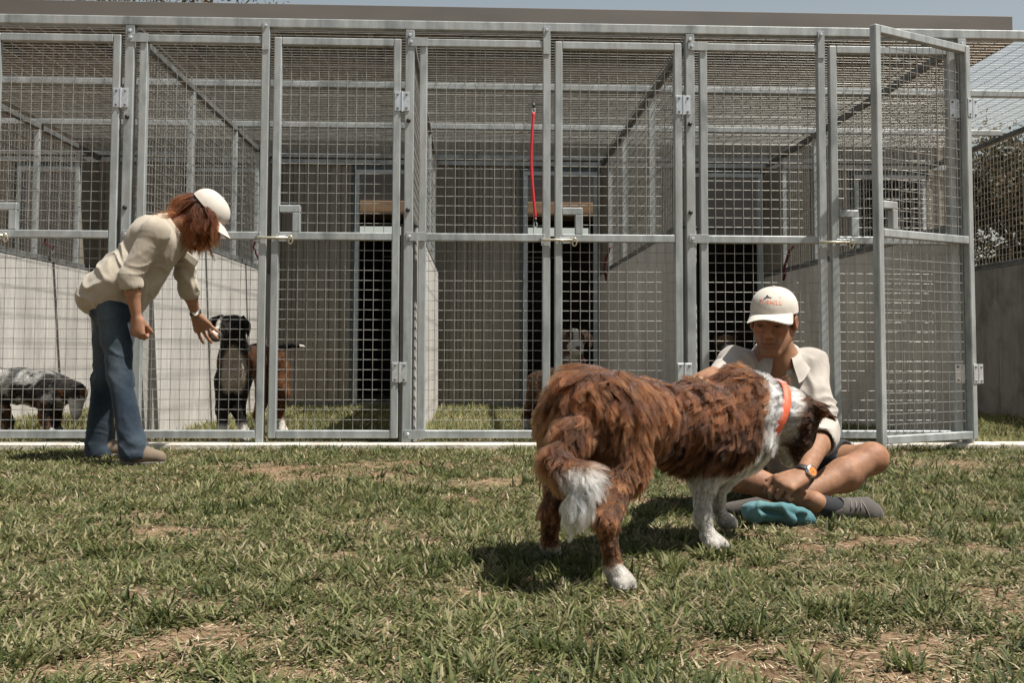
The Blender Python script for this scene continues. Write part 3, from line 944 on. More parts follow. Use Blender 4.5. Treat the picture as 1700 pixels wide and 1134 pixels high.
def make_fur(name, V, Q, n, props, mat, root, rng, clumps=0, pts=6, r0=0.0007, r1=0.00015, droop=0.5, clump_amt=0.75, wob=0.25, wave=0.0, cvar=(0.55, 1.45)):
    """strands grown from the skin; props(P, N) -> length, flow direction, colour, lift"""
    a = V[Q]
    ar = 0.5 * np.linalg.norm(np.cross(a[:, 2] - a[:, 0], a[:, 3] - a[:, 1]), axis=1)
    VN = vnormals(V, Q)
    cen = a.mean(1); L0 = props(cen, VN[Q[:, 0]])[0]
    w = ar * (L0 > 0.0005); w = w / w.sum()
    f = rng.choice(len(Q), n, p=w)
    uv = rng.uniform(0, 1, (n, 2))
    A = a[f]
    P = (A[:, 0] * ((1 - uv[:, 0]) * (1 - uv[:, 1]))[:, None] + A[:, 1] * (uv[:, 0] * (1 - uv[:, 1]))[:, None]
         + A[:, 2] * (uv[:, 0] * uv[:, 1])[:, None] + A[:, 3] * ((1 - uv[:, 0]) * uv[:, 1])[:, None])
    Nn = VN[Q[f, 0]]
    ln, flow, col, lift = props(P, Nn)
    ln = ln * rng.uniform(0.6, 1.15, n)
    flow = flow - (flow * Nn).sum(1)[:, None] * Nn * 0.9
    flow /= np.maximum(np.linalg.norm(flow, axis=1), 1e-6)[:, None]
    nv = np.stack([vnoise(P * 28, s) - 0.5 for s in (1, 2, 3)], -1) * 2 * wob + np.stack([vnoise(P * 75, s) - 0.5 for s in (4, 5, 6)], -1) * wob
    d0 = flow + Nn * lift[:, None] + nv
    d0 /= np.linalg.norm(d0, axis=1)[:, None]
    S = np.zeros((n, pts, 3)); S[:, 0] = P
    d = d0.copy()
    for i in range(1, pts):
        S[:, i] = S[:, i - 1] + d * (ln / (pts - 1))[:, None]
        d = d + flow * 0.22 + np.array([0, 0, -1]) * droop * 0.25 + rng.normal(0, 0.05, (n, 3))
        d /= np.linalg.norm(d, axis=1)[:, None]
    if wave:
        ph = vnoise(P * 35, 12)[:, None] * 12.0
        tt_ = np.linspace(0, 1, pts)[None]
        sd = np.cross(flow, Nn)
        S += (sd[:, None, :] * (np.sin(ph + tt_ * 6.0) - np.sin(ph))[..., None]) * (wave * ln)[:, None, None] * tt_[..., None]
    if clumps:
        c = rng.choice(n, clumps, replace=False)
        k = c[nearest(P, P[c])]
        t = np.linspace(0, 1, pts)[None, :, None]
        off = S[k] - P[k][:, None] + P[:, None] * (1 - 0.0)
        tgt = S[k]
        w_ = clump_amt * t ** 1.3 * rng.uniform(0.55, 1.0, (n, 1, 1))
        S = S * (1 - w_) + tgt * w_
        cl = rng.uniform(cvar[0], cvar[1], n)[k]
        col = col * cl[:, None]
    cu = bpy.data.hair_curves.new(name)
    cu.add_curves([pts] * n)
    cu.points.foreach_set('position', S.astype(np.float32).ravel())
    rad = np.linspace(r0, r1, pts)[None] * rng.uniform(0.8, 1.2, (n, 1))
    cu.points.foreach_set('radius', rad.astype(np.float32).ravel())
    at = cu.attributes.new('tint', 'FLOAT_COLOR', 'CURVE')
    cc = np.ones((n, 4), dtype=np.float32); cc[:, :3] = np.clip(col * rng.uniform(0.85, 1.15, (n, 1)), 0, 0.95)
    at.data.foreach_set('color', cc.ravel())
    cu.materials.append(mat)
    o = link(name, cu)
    return put(o, root) if root is not None else o

def fur_mat(name, rough=0.55):
    m, nt, b = mat_new(name); L = nt.links.new
    nt.nodes.remove(b)
    h = N(nt, 'ShaderNodeBsdfHairPrincipled')
    h.model = 'CHIANG'; h.parametrization = 'COLOR'
    a = N(nt, 'ShaderNodeAttribute', attribute_name='tint')
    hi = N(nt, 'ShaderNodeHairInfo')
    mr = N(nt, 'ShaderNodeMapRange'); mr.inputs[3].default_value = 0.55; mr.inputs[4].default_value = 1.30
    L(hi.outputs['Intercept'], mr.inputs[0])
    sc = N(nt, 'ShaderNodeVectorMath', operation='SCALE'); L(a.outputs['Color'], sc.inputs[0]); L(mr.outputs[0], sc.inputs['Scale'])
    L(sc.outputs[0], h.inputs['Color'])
    h.inputs['Roughness'].default_value = rough
    h.inputs['Radial Roughness'].default_value = 0.5
    h.inputs['Coat'].default_value = 0.0
    h.inputs['IOR'].default_value = 1.32
    L(h.outputs[0], nt.nodes['Material Output'].inputs[0])
    return m
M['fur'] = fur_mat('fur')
M['skin_fur'] = tint_mat('coat', rough=0.75, spec=0.15, noise=0.3, nscale=140, bump=0.3, bscale=220)
M['nose'] = noisy_mat('wet_nose', (0.008, 0.007, 0.007), (0.02, 0.018, 0.018), 80, rough=0.3, bump=0.3)
M['eye'] = noisy_mat('dark_eye', (0.012, 0.008, 0.005), (0.03, 0.018, 0.01), 60, rough=0.08)

def blob(name, c, r, mat, root, rot=None, seg=12):
    """small shaped ellipsoid (eyes, nose pads, buttons)"""
    vs = []; fs = []
    for i in range(1, seg):
        th = math.pi * i / seg
        for j in range(seg):
            ph = 2 * math.pi * j / seg
            p = Vector((r[0] * math.sin(th) * math.cos(ph), r[1] * math.sin(th) * math.sin(ph), r[2] * math.cos(th)))
            if rot is not None: p = rot @ p
            vs.append(p + Vector(c))
    for i in range(seg - 2):
        for j in range(seg):
            fs.append((i * seg + j, i * seg + (j + 1) % seg, (i + 1) * seg + (j + 1) % seg, (i + 1) * seg + j))
    t = len(vs); z = Vector((0, 0, r[2]))
    if rot is not None: z = rot @ z
    vs += [Vector(c) + z, Vector(c) - z]
    for j in range(seg):
        fs.append((t, j, (j + 1) % seg)[::-1]); fs.append((t + 1, (seg - 2) * seg + j, (seg - 2) * seg + (j + 1) % seg))
    mb = MB(); mb.add(vs, fs)
    return put(mb.build(name, mat, None, True), root)

# ------------------------------------------------------------------ dogs
def v3(p): return np.array(p, dtype=np.float64)

class Dog:
    """joints in metres; each bone belongs to a coat region"""
    def __init__(self, label, base, h=0.006):
        self.root = thing('dog', label, 'dog', base)
        self.bones = []; self.h = h; self.cuts = []; self.ells = []
    def limb(self, region, pts, rs, k=0.02, flat=None, ff=1.0):
        for i in range(len(pts) - 1):
            self.bones.append((region, v3(pts[i]), v3(pts[i + 1]), rs[i], rs[i + 1], k, flat, ff))
    def skin(self, smooth=2):
        lo = np.min([np.minimum(b[1], b[2]) - max(b[3], b[4]) for b in self.bones], 0) - 0.04
        hi = np.max([np.maximum(b[1], b[2]) + max(b[3], b[4]) for b in self.bones], 0) + 0.04
        c = Clay(lo, hi, self.h)
        for _, a, b, ra, rb, k, fl, ff in self.bones: c.cone(a, b, ra, rb, k, fl, ff)
        for e in self.cuts: c.cone(*e, op='cut')
        self.V, self.Q = c.skin(smooth)
        keep = self.V[:, 2] > -0.02
        return self
    def region(self, P):
        best = np.full(len(P), 9.0); idx = np.zeros(len(P), int); tt = np.zeros(len(P)); dirs = np.zeros((len(P), 3))
        for i, (nm, a, b, ra, rb, k, fl, ff) in enumerate(self.bones):
            d, t = seg_dist(P, a, b); d = d - (ra + (rb - ra) * t)
            m = d < best
            best[m] = d[m]; idx[m] = i; tt[m] = t[m]; dirs[m] = (b - a) / np.linalg.norm(b - a)
        names = np.array([b[0] for b in self.bones])[idx]
        return names, tt, dirs
    def finish(self, props, nfur, clumps, fur=True, under=0.9, **kw):
        N_ = vnormals(self.V, self.Q)
        col = props(self.V, N_)[2]
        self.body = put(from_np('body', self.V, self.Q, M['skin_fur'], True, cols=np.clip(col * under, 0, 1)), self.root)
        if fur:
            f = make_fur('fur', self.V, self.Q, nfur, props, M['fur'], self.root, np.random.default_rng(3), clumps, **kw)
            tag(f, kind='stuff')
        return self

def region_vals(names, table, default):
    out = np.tile(np.array(default, dtype=float), (len(names), 1))
    for k, v in table.items(): out[names == k] = v
    return out

WHITE = np.array([0.66, 0.61, 0.54]); DOWN = np.array([0, 0, -1.0])

def ring_band(name, c, axis, rx, up_r, w, t, mat, root, n=36, up=(0, 0, 1)):
    """flat band (collar) round an axis: rx sideways radius, up_r radius along up"""
    ax = Vector(axis).normalized(); u = Vector(up); u = (u - ax * u.dot(ax)).normalized(); s = ax.cross(u)
    vs = []; fs = []
    for i in range(n):
        a = 2 * math.pi * i / n
        for dr, dw in ((0, -w / 2), (0, w / 2), (t, w / 2), (t, -w / 2)):
            vs.append(Vector(c) + s * math.cos(a) * (rx + dr) + u * math.sin(a) * (up_r + dr) + ax * dw)
    for i in range(n):
        j = (i + 1) % n
        for k in range(4):
            fs.append((i * 4 + k, j * 4 + k, j * 4 + (k + 1) % 4, i * 4 + (k + 1) % 4))
    return put(MB().add(vs, fs).build(name, mat, None, True), root)

def main_dog():
    D = Dog('long haired brown and white dog standing beside the seated man, seen from behind', (0.55, -3.05, 0.0), 0.006)
    hd = np.array([0.775, 0.63, 0]); rt = np.array([0.63, -0.775, 0])
    D.limb('rump', [(0.333, -3.260, 0.417), (0.485, -3.110, 0.388)], [0.112, 0.084], 0.05)
    D.limb('body', [(0.485, -3.110, 0.391), (0.661, -2.980, 0.356), (0.795, -2.900, 0.363)], [0.084, 0.112, 0.108], 0.05)
    D.limb('chest', [(0.795, -2.900, 0.350), (0.870, -2.860, 0.312)], [0.10, 0.080], 0.05)
    D.limb('neck', [(0.839, -2.880, 0.418), (0.904, -2.850, 0.390), (0.955, -2.820, 0.358)], [0.096, 0.088, 0.074], 0.05)
    D.limb('head', [(0.964, -2.830, 0.374), (1.000, -2.860, 0.376), (1.011, -2.860, 0.330)], [0.066, 0.074, 0.064], 0.03)
    D.limb('muzzle', [(1.009, -2.860, 0.304), (0.998, -2.850, 0.247)], [0.052, 0.034], 0.025)
    D.limb('ear', [(1.028, -2.880, 0.407), (1.063, -2.900, 0.399), (1.116, -2.900, 0.371)], [0.030, 0.028, 0.007], 0.012, flat=(0.2, 0.4, 0.9), ff=0.5)
    D.limb('ear', [(0.996, -2.780, 0.444), (1.014, -2.760, 0.478)], [0.026, 0.012], 0.012)
    # near hind leg
    D.limb('thigh', [(0.355, -3.300, 0.379), (0.400, -3.290, 0.278)], [0.088, 0.066], 0.05)
    D.limb('shin', [(0.400, -3.290, 0.278), (0.334, -3.470, 0.149)], [0.056, 0.024], 0.03)
    D.limb('hock', [(0.334, -3.470, 0.149), (0.352, -3.470, 0.036)], [0.024, 0.019], 0.02)
    D.limb('paw', [(0.352, -3.470, 0.036), (0.370, -3.470, 0.009), (0.387, -3.485, 0.005)], [0.023, 0.027, 0.020], 0.015)
    D.limb('paw', [(0.370, -3.470, 0.009), (0.367, -3.510, 0.005)], [0.024, 0.018], 0.008)
    # far hind leg
    D.limb('thigh', [(0.268, -3.200, 0.372), (0.274, -3.140, 0.258)], [0.082, 0.062], 0.05)
    D.limb('shin', [(0.274, -3.140, 0.258), (0.219, -3.200, 0.130)], [0.056, 0.026], 0.03)
    D.limb('hock', [(0.219, -3.200, 0.130), (0.217, -3.160, 0.035)], [0.026, 0.022], 0.02)
    D.limb('paw', [(0.217, -3.160, 0.035), (0.229, -3.130, 0.011)], [0.024, 0.024], 0.015)
    # fore legs
    D.limb('shoulder', [(0.766, -2.960, 0.291), (0.693, -2.980, 0.213)], [0.072, 0.046], 0.05)
    D.limb('foreleg', [(0.693, -2.980, 0.213), (0.684, -3.000, 0.086), (0.702, -3.000, 0.024)], [0.034, 0.022, 0.019], 0.02)
    D.limb('paw', [(0.702, -3.000, 0.024), (0.713, -3.010, 0.013), (0.737, -3.030, 0.008)], [0.024, 0.027, 0.019], 0.015)
    D.limb('paw', [(0.712, -3.000, 0.011), (0.704, -3.050, 0.010)], [0.024, 0.018], 0.008)
    D.limb('shoulder', [(0.846, -2.820, 0.274), (0.799, -2.770, 0.187)], [0.066, 0.044], 0.05)
    D.limb('foreleg', [(0.799, -2.770, 0.187), (0.799, -2.710, 0.076), (0.828, -2.670, 0.023)], [0.034, 0.021, 0.019], 0.02)
    D.limb('paw', [(0.828, -2.670, 0.023), (0.845, -2.660, 0.013), (0.858, -2.680, 0.011)], [0.023, 0.025, 0.018], 0.015)
    tl = [(0.320, -3.330, 0.440), (0.257, -3.400, 0.361), (0.218, -3.450, 0.302), (0.238, -3.500, 0.275), (0.270, -3.530, 0.258), (0.260, -3.540, 0.209), (0.244, -3.530, 0.169)]
    D.limb('tail', tl, [0.040, 0.034, 0.026, 0.023, 0.022, 0.016, 0.005], 0.04)
    D.skin()
    n0 = v3((0.821, -2.890, 0.426)); n1 = v3((1.018, -2.840, 0.344)); na = n1 - n0
    t0 = v3(tl[3])
    LEN = {'rump': 0.086, 'body': 0.068, 'chest': 0.055, 'neck': 0.070, 'head': 0.018, 'muzzle': 0.005, 'ear': 0.022, 'thigh': 0.052, 'shin': 0.026,
           'hock': 0.015, 'paw': 0.007, 'shoulder': 0.036, 'foreleg': 0.014, 'tail': 0.058}
    def props(P, Nn):
        nm, tt, dr = D.region(P)
        ln = region_vals(nm, {k: [v] for k, v in LEN.items()}, [0.03])[:, 0]
        tn = ((P - n0) @ na) / (na @ na)
        # flow
        fl = np.tile(-hd * 0.75 + DOWN * 0.75, (len(P), 1))
        fl[nm == 'rump'] = -hd * 0.35 + DOWN * 0.9
        fl[np.isin(nm, ['thigh', 'shin', 'hock', 'foreleg', 'shoulder'])] = DOWN - hd * 0.25
        fl[np.isin(nm, ['neck', 'chest'])] = -na / np.linalg.norm(na) * 0.7 + DOWN * 0.8
        fl[nm == 'head'] = -na / np.linalg.norm(na) * 0.8 + DOWN * 0.25
        m = nm == 'tail'; fl[m] = dr[m] + DOWN * 0.45
        m = nm == 'ear'; fl[m] = dr[m]
        m = nm == 'paw'; fl[m] = dr[m]
        # coat colours: red-brown with darker and paler streaks, belly shade painted in
        nz = fbm(P * np.array([34, 34, 22]), 3, 2)[:, None]
        nz2 = 0.22 + 0.6 * sstep(0.2, 0.8, nz) * (0.6 + 0.8 * fbm(P * 90, 2, 7)[:, None])
        brown = np.array([0.008, 0.003, 0.0013]) * (1 - nz2) + np.array([0.128, 0.043, 0.0148]) * nz2
        low = sstep(0.46, 0.30, P[:, 2])[:, None] * np.isin(nm, ['body', 'chest', 'shoulder'])[:, None]  # lower flanks darkened: belly shade put into the coat colour
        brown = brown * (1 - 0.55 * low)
        pale = (np.isin(nm, ['thigh', 'shin', 'hock']) * 1.0 + (nm == 'tail') * 0.5)[:, None]
        brown = brown * (1 + 0.35 * pale) + np.array([0.014, 0.008, 0.004]) * pale
        col = brown.copy()
        w = np.zeros(len(P))
        nk = np.isin(nm, ['neck', 'head', 'chest', 'body'])
        w = np.maximum(w, nk * sstep(0.20, 0.32, tn + (nz[:, 0] - 0.5) * 0.2) * sstep(0.88, 0.76, tn + (nz[:, 0] - 0.5) * 0.15))
        d, _ = seg_dist(P, (0.956, -2.840, 0.289), (0.782, -2.930, 0.194))
        w = np.maximum(w, sstep(0.075, 0.05, d) * np.isin(nm, ['chest', 'body', 'shoulder', 'neck']))
        w = np.maximum(w, (nm == 'foreleg') * 1.0)
        w = np.maximum(w, (nm == 'shoulder') * sstep(0.235, 0.20, P[:, 2]))
        w = np.maximum(w, (nm == 'paw') * 1.0)
        w = np.maximum(w, (nm == 'tail') * sstep(0.0, 0.03, -(P[:, 1] - (t0[1] - 0.005)) ) * sstep(0.30, 0.27, P[:, 2]))
        dark = np.isin(nm, ['head', 'ear', 'muzzle']) * (1 - w)
        col = col * (1 - 0.62 * dark[:, None])
        wm = (nm == 'muzzle') * sstep(0.0, 0.02, (P - v3((1.001, -2.860, 0.278))) @ np.array([-0.8, 0.2, -0.35]) - 0.006)
        w = np.maximum(w, wm)
        col = col * (1 - w[:, None]) + WHITE * w[:, None] * (0.85 + 0.3 * nz)
        ln = np.where((nm == 'head') & (tn < 0.85), 0.045, ln)
        ln = ln * (1 - 0.5 * np.exp(-((tn - 0.50) / 0.06) ** 2) * np.isin(nm, ['neck', 'head']))
        lift = np.full(len(P), 0.62)
        lift[np.isin(nm, ['hock', 'foreleg', 'head', 'muzzle', 'paw'])] = 0.25
        lift[nm == 'rump'] = 0.78
        return ln, fl, col, lift
    D.finish(props, 150000, 4600, under=0.4, droop=0.4, clump_amt=0.80, wob=0.60, r0=0.00066, r1=0.00016, pts=7, wave=0.20, cvar=(0.4, 1.65))  # body under the fur darkened to stand for shade between locks
    # collar with a black ring
    c = n0 + na * 0.50
    M['collar'] = noisy_mat('orange_collar', (0.62, 0.10, 0.045), (0.75, 0.15, 0.07), 50, rough=0.6, bump=0.2)
    ring_band('collar', tuple(c), na, 0.100, 0.106, 0.028, 0.004, M['collar'], D.root)
    rc = Vector((0.885, -2.950, 0.294))
    ringp = [rc + Vector((0.020 * math.cos(a), -0.004, 0.018 * math.sin(a))) for a in np.linspace(0, 2 * math.pi, 17)[:-1]]
    put(MB().tube(ringp, 0.003, 6, closed=True).build('collar_ring', M['black_plastic'], None, True), D.root)
    blob('nose', (0.998, -2.850, 0.234), (0.015, 0.012, 0.012), M['nose'], D.root)
main_dog()

BLACK = np.array([0.012, 0.010, 0.009]); TAN = np.array([0.105, 0.040, 0.014])

def kennel_dog(D, colour, lens, nfur, eyes=(), nose=None, default_len=0.012, back=(1, 0, 0), head_back=None):
    D.skin()
    bk = v3(back)
    def props(P, Nn):
        nm, tt, dr = D.region(P)
        ln = region_vals(nm, {k: [v] for k, v in lens.items()}, [default_len])[:, 0]
        fl = np.tile(bk * 0.8 + DOWN * 0.5, (len(P), 1))
        m = np.isin(nm, ['leg', 'paw', 'tail', 'ear']); fl[m] = dr[m]
        m = np.isin(nm, ['head', 'muzzle']); fl[m] = bk if head_back is None else v3(head_back)
        return ln, fl, np.clip(colour(P, nm, tt), 0, 0.9), np.full(len(P), 0.35)
    D.finish(props, nfur, max(200, nfur // 25), droop=0.3, clump_amt=0.5, wob=0.3, r0=0.0011, r1=0.0004, pts=4)
    for e in eyes: blob('eye', e, (0.010, 0.010, 0.010), M['eye'], D.root, seg=8)
    if nose: blob('nose', nose, (0.018, 0.014, 0.014), M['nose'], D.root, seg=8)

def merle_dog():
    D = Dog('grey speckled dog nosing the grass behind the far left gate', (-2.55, 0.8, 0), 0.008)
    D.limb('rump', [(-3.232, 0.860, 0.347), (-3.004, 0.820, 0.333)], [0.10, 0.10], 0.05)
    D.limb('body', [(-3.004, 0.820, 0.333), (-2.801, 0.780, 0.295)], [0.105, 0.118], 0.05)
    D.limb('neck', [(-2.781, 0.770, 0.319), (-2.687, 0.750, 0.296)], [0.098, 0.075], 0.05)
    D.limb('head', [(-2.687, 0.750, 0.304), (-2.604, 0.720, 0.286)], [0.074, 0.070], 0.03)
    D.limb('muzzle', [(-2.591, 0.700, 0.244), (-2.577, 0.660, 0.152)], [0.050, 0.034], 0.02)
    D.limb('ear', [(-2.617, 0.700, 0.338), (-2.581, 0.660, 0.316), (-2.588, 0.650, 0.269)], [0.025, 0.025, 0.012], 0.01, flat=(0, 1, 0), ff=0.5)
    D.limb('ear', [(-2.629, 0.800, 0.334), (-2.604, 0.820, 0.294)], [0.025, 0.014], 0.01)
    D.limb('leg', [(-2.785, 0.710, 0.243), (-2.798, 0.710, 0.133), (-2.768, 0.700, 0.039)], [0.060, 0.034, 0.026], 0.03)
    D.limb('paw', [(-2.768, 0.700, 0.039), (-2.732, 0.690, 0.028)], [0.030, 0.026], 0.015)
    D.limb('leg', [(-2.792, 0.860, 0.219), (-2.789, 0.860, 0.123), (-2.779, 0.860, 0.035)], [0.058, 0.034, 0.026], 0.03)
    D.limb('paw', [(-2.779, 0.860, 0.035), (-2.747, 0.850, 0.027)], [0.030, 0.026], 0.015)
    D.limb('leg', [(-3.169, 0.780, 0.294), (-3.101, 0.760, 0.177), (-3.070, 0.800, 0.095), (-3.054, 0.770, 0.030)], [0.085, 0.05, 0.03, 0.026], 0.03)
    D.limb('paw', [(-3.054, 0.770, 0.030), (-3.023, 0.770, 0.022)], [0.030, 0.026], 0.015)
    D.limb('leg', [(-3.244, 0.940, 0.288), (-3.203, 0.920, 0.167), (-3.183, 0.960, 0.083), (-3.172, 0.940, 0.028)], [0.085, 0.05, 0.03, 0.026], 0.03)
    D.limb('paw', [(-3.172, 0.940, 0.028), (-3.135, 0.930, 0.021)], [0.030, 0.026], 0.015)
    def colour(P, nm, tt):
        n = fbm(P * 13, 3, 4); n2 = fbm(P * 40, 2, 9)
        g = np.array([0.30, 0.292, 0.27]) * (0.45 + 1.1 * n2)[:, None]
        c = g * (1 - sstep(0.50, 0.58, n))[:, None] + BLACK * sstep(0.50, 0.58, n)[:, None]
        w = np.isin(nm, ['neck']) * sstep(0.45, 0.30, n)
        c = c * (1 - w[:, None]) + WHITE * 0.7 * w[:, None]
        m = np.isin(nm, ['leg']); t = (m * sstep(0.30, 0.2, P[:, 2]))[:, None]
        c = c * (1 - t) + (TAN * 0.8 * (n2 > 0.5)[:, None] + BLACK * 2 * (n2 <= 0.5)[:, None]) * t
        m = np.isin(nm, ['head', 'ear']); hc = np.where(((P[:, 2] < 0.31) & (n > 0.5))[:, None], TAN * 1.2, BLACK * 2)
        c[m] = hc[m]
        m = nm == 'muzzle'; c[m] = (WHITE * 0.8 * (0.7 + 0.6 * n2)[:, None])[m]
        d, _ = seg_dist(P, (-2.527, 0.660, 0.320), (-2.532, 0.620, 0.185)); w = sstep(0.035, 0.02, d) * np.isin(nm, ['head', 'muzzle']); c = c * (1 - w[:, None]) + WHITE * w[:, None]
        return c
    kennel_dog(D, colour, {'rump': 0.035, 'body': 0.03, 'neck': 0.04, 'leg': 0.015, 'head': 0.012, 'muzzle': 0.004, 'paw': 0.006, 'ear': 0.02}, 26000,
               nose=(-2.574, 0.655, 0.129), eyes=((-2.556, 0.648, 0.262),), back=(-1, 0, 0), head_back=(0, 0, 1))
merle_dog()

def tricolour_dog():
    D = Dog('black dog with white blaze and tan flank reaching for the bending woman\'s hand', (-1.3, 0.3, 0), 0.007)
    D.limb('rump', [(-1.304, 0.600, 0.501), (-1.363, 0.440, 0.510)], [0.095, 0.092], 0.05)
    D.limb('body', [(-1.363, 0.440, 0.510), (-1.450, 0.260, 0.482)], [0.095, 0.112], 0.05)
    D.limb('chest', [(-1.450, 0.260, 0.482), (-1.463, 0.200, 0.416)], [0.108, 0.085], 0.05)
    D.limb('neck', [(-1.461, 0.240, 0.541), (-1.463, 0.180, 0.666)], [0.085, 0.070], 0.05)
    D.limb('head', [(-1.462, 0.200, 0.711), (-1.491, 0.140, 0.716)], [0.078, 0.066], 0.03)
    D.limb('muzzle', [(-1.495, 0.100, 0.686), (-1.537, 0.070, 0.660)], [0.050, 0.040], 0.025)
    D.limb('ear', [(-1.400, 0.180, 0.762), (-1.365, 0.160, 0.717), (-1.362, 0.150, 0.666)], [0.026, 0.028, 0.014], 0.01, flat=(1, 0.3, 0), ff=0.5)
    D.limb('ear', [(-1.541, 0.220, 0.770), (-1.592, 0.220, 0.747), (-1.603, 0.210, 0.695)], [0.024, 0.026, 0.014], 0.01, flat=(0.6, 0.8, 0), ff=0.5)
    D.limb('leg', [(-1.514, 0.200, 0.387), (-1.521, 0.200, 0.211), (-1.512, 0.190, 0.059)], [0.060, 0.036, 0.030], 0.03)
    D.limb('paw', [(-1.512, 0.190, 0.059), (-1.503, 0.140, 0.034)], [0.034, 0.030], 0.015)
    D.limb('leg', [(-1.414, 0.240, 0.386), (-1.433, 0.240, 0.209), (-1.389, 0.220, 0.064)], [0.060, 0.036, 0.030], 0.03)
    D.limb('paw', [(-1.389, 0.220, 0.064), (-1.370, 0.170, 0.035)], [0.034, 0.030], 0.015)
    D.limb('leg', [(-1.272, 0.600, 0.442), (-1.238, 0.560, 0.287), (-1.271, 0.660, 0.145), (-1.230, 0.620, 0.046)], [0.085, 0.055, 0.030, 0.027], 0.03)
    D.limb('paw', [(-1.230, 0.620, 0.046), (-1.213, 0.570, 0.027)], [0.032, 0.028], 0.015)
    D.limb('leg', [(-1.362, 0.660, 0.441), (-1.355, 0.600, 0.285), (-1.412, 0.700, 0.143), (-1.394, 0.660, 0.051)], [0.080, 0.05, 0.030, 0.027], 0.03)
    D.limb('paw', [(-1.394, 0.660, 0.051), (-1.383, 0.610, 0.032)], [0.032, 0.028], 0.015)
    D.limb('tail', [(-1.278, 0.620, 0.579), (-1.192, 0.620, 0.607), (-1.103, 0.600, 0.599)], [0.024, 0.016, 0.009], 0.02)
    bl0, bl1 = (-1.523, 0.120, 0.781), (-1.534, 0.030, 0.663)
    def colour(P, nm, tt):
        c = np.tile(BLACK, (len(P), 1)); n = fbm(P * 18, 3, 6)
        m = np.isin(nm, ['body', 'rump']); c[m] = (TAN * 0.75 * (0.5 + 0.9 * n)[:, None])[m]
        top = (P[:, 2] > 0.60) & m; c[top] = BLACK
        d, _ = seg_dist(P, (-1.437, 0.080, 0.506), (-1.417, 0.100, 0.361))
        w = np.isin(nm, ['chest', 'body', 'leg', 'neck']) * sstep(0.115, 0.085, d + (n - 0.5) * 0.03)
        c = c * (1 - w[:, None]) + (WHITE * np.array([0.5, 0.46, 0.42]) * (0.7 + 0.6 * n)[:, None]) * w[:, None]
        m = (nm == 'leg') & (P[:, 1] > 0.4); c[m] = (TAN * (0.5 + 0.9 * n)[:, None])[m]
        w = sstep(0.14, 0.10, P[:, 2]) * np.isin(nm, ['leg', 'paw']); c = c * (1 - w[:, None]) + WHITE * 0.8 * w[:, None]
        d, _ = seg_dist(P, bl0, bl1); w = sstep(0.022, 0.014, d) * np.isin(nm, ['head', 'muzzle'])
        d, _ = seg_dist(P, (-1.525, 0.050, 0.649), (-1.548, 0.030, 0.649)); w = np.maximum(w, 0.15 * sstep(0.045, 0.03, d))
        c = c * (1 - w[:, None]) + WHITE * w[:, None]
        m = (nm == 'tail') & (P[:, 0] > (-1.130, 0.600, 0.599)[0]); c[m] = WHITE
        return c
    kennel_dog(D, colour, {'neck': 0.016, 'chest': 0.016, 'tail': 0.016, 'muzzle': 0.004, 'paw': 0.005}, 22000,
               eyes=((-1.507, 0.075, 0.715),), nose=(-1.552, 0.045, 0.671), default_len=0.010, back=(0.7, 0.7, 0))
tricolour_dog()

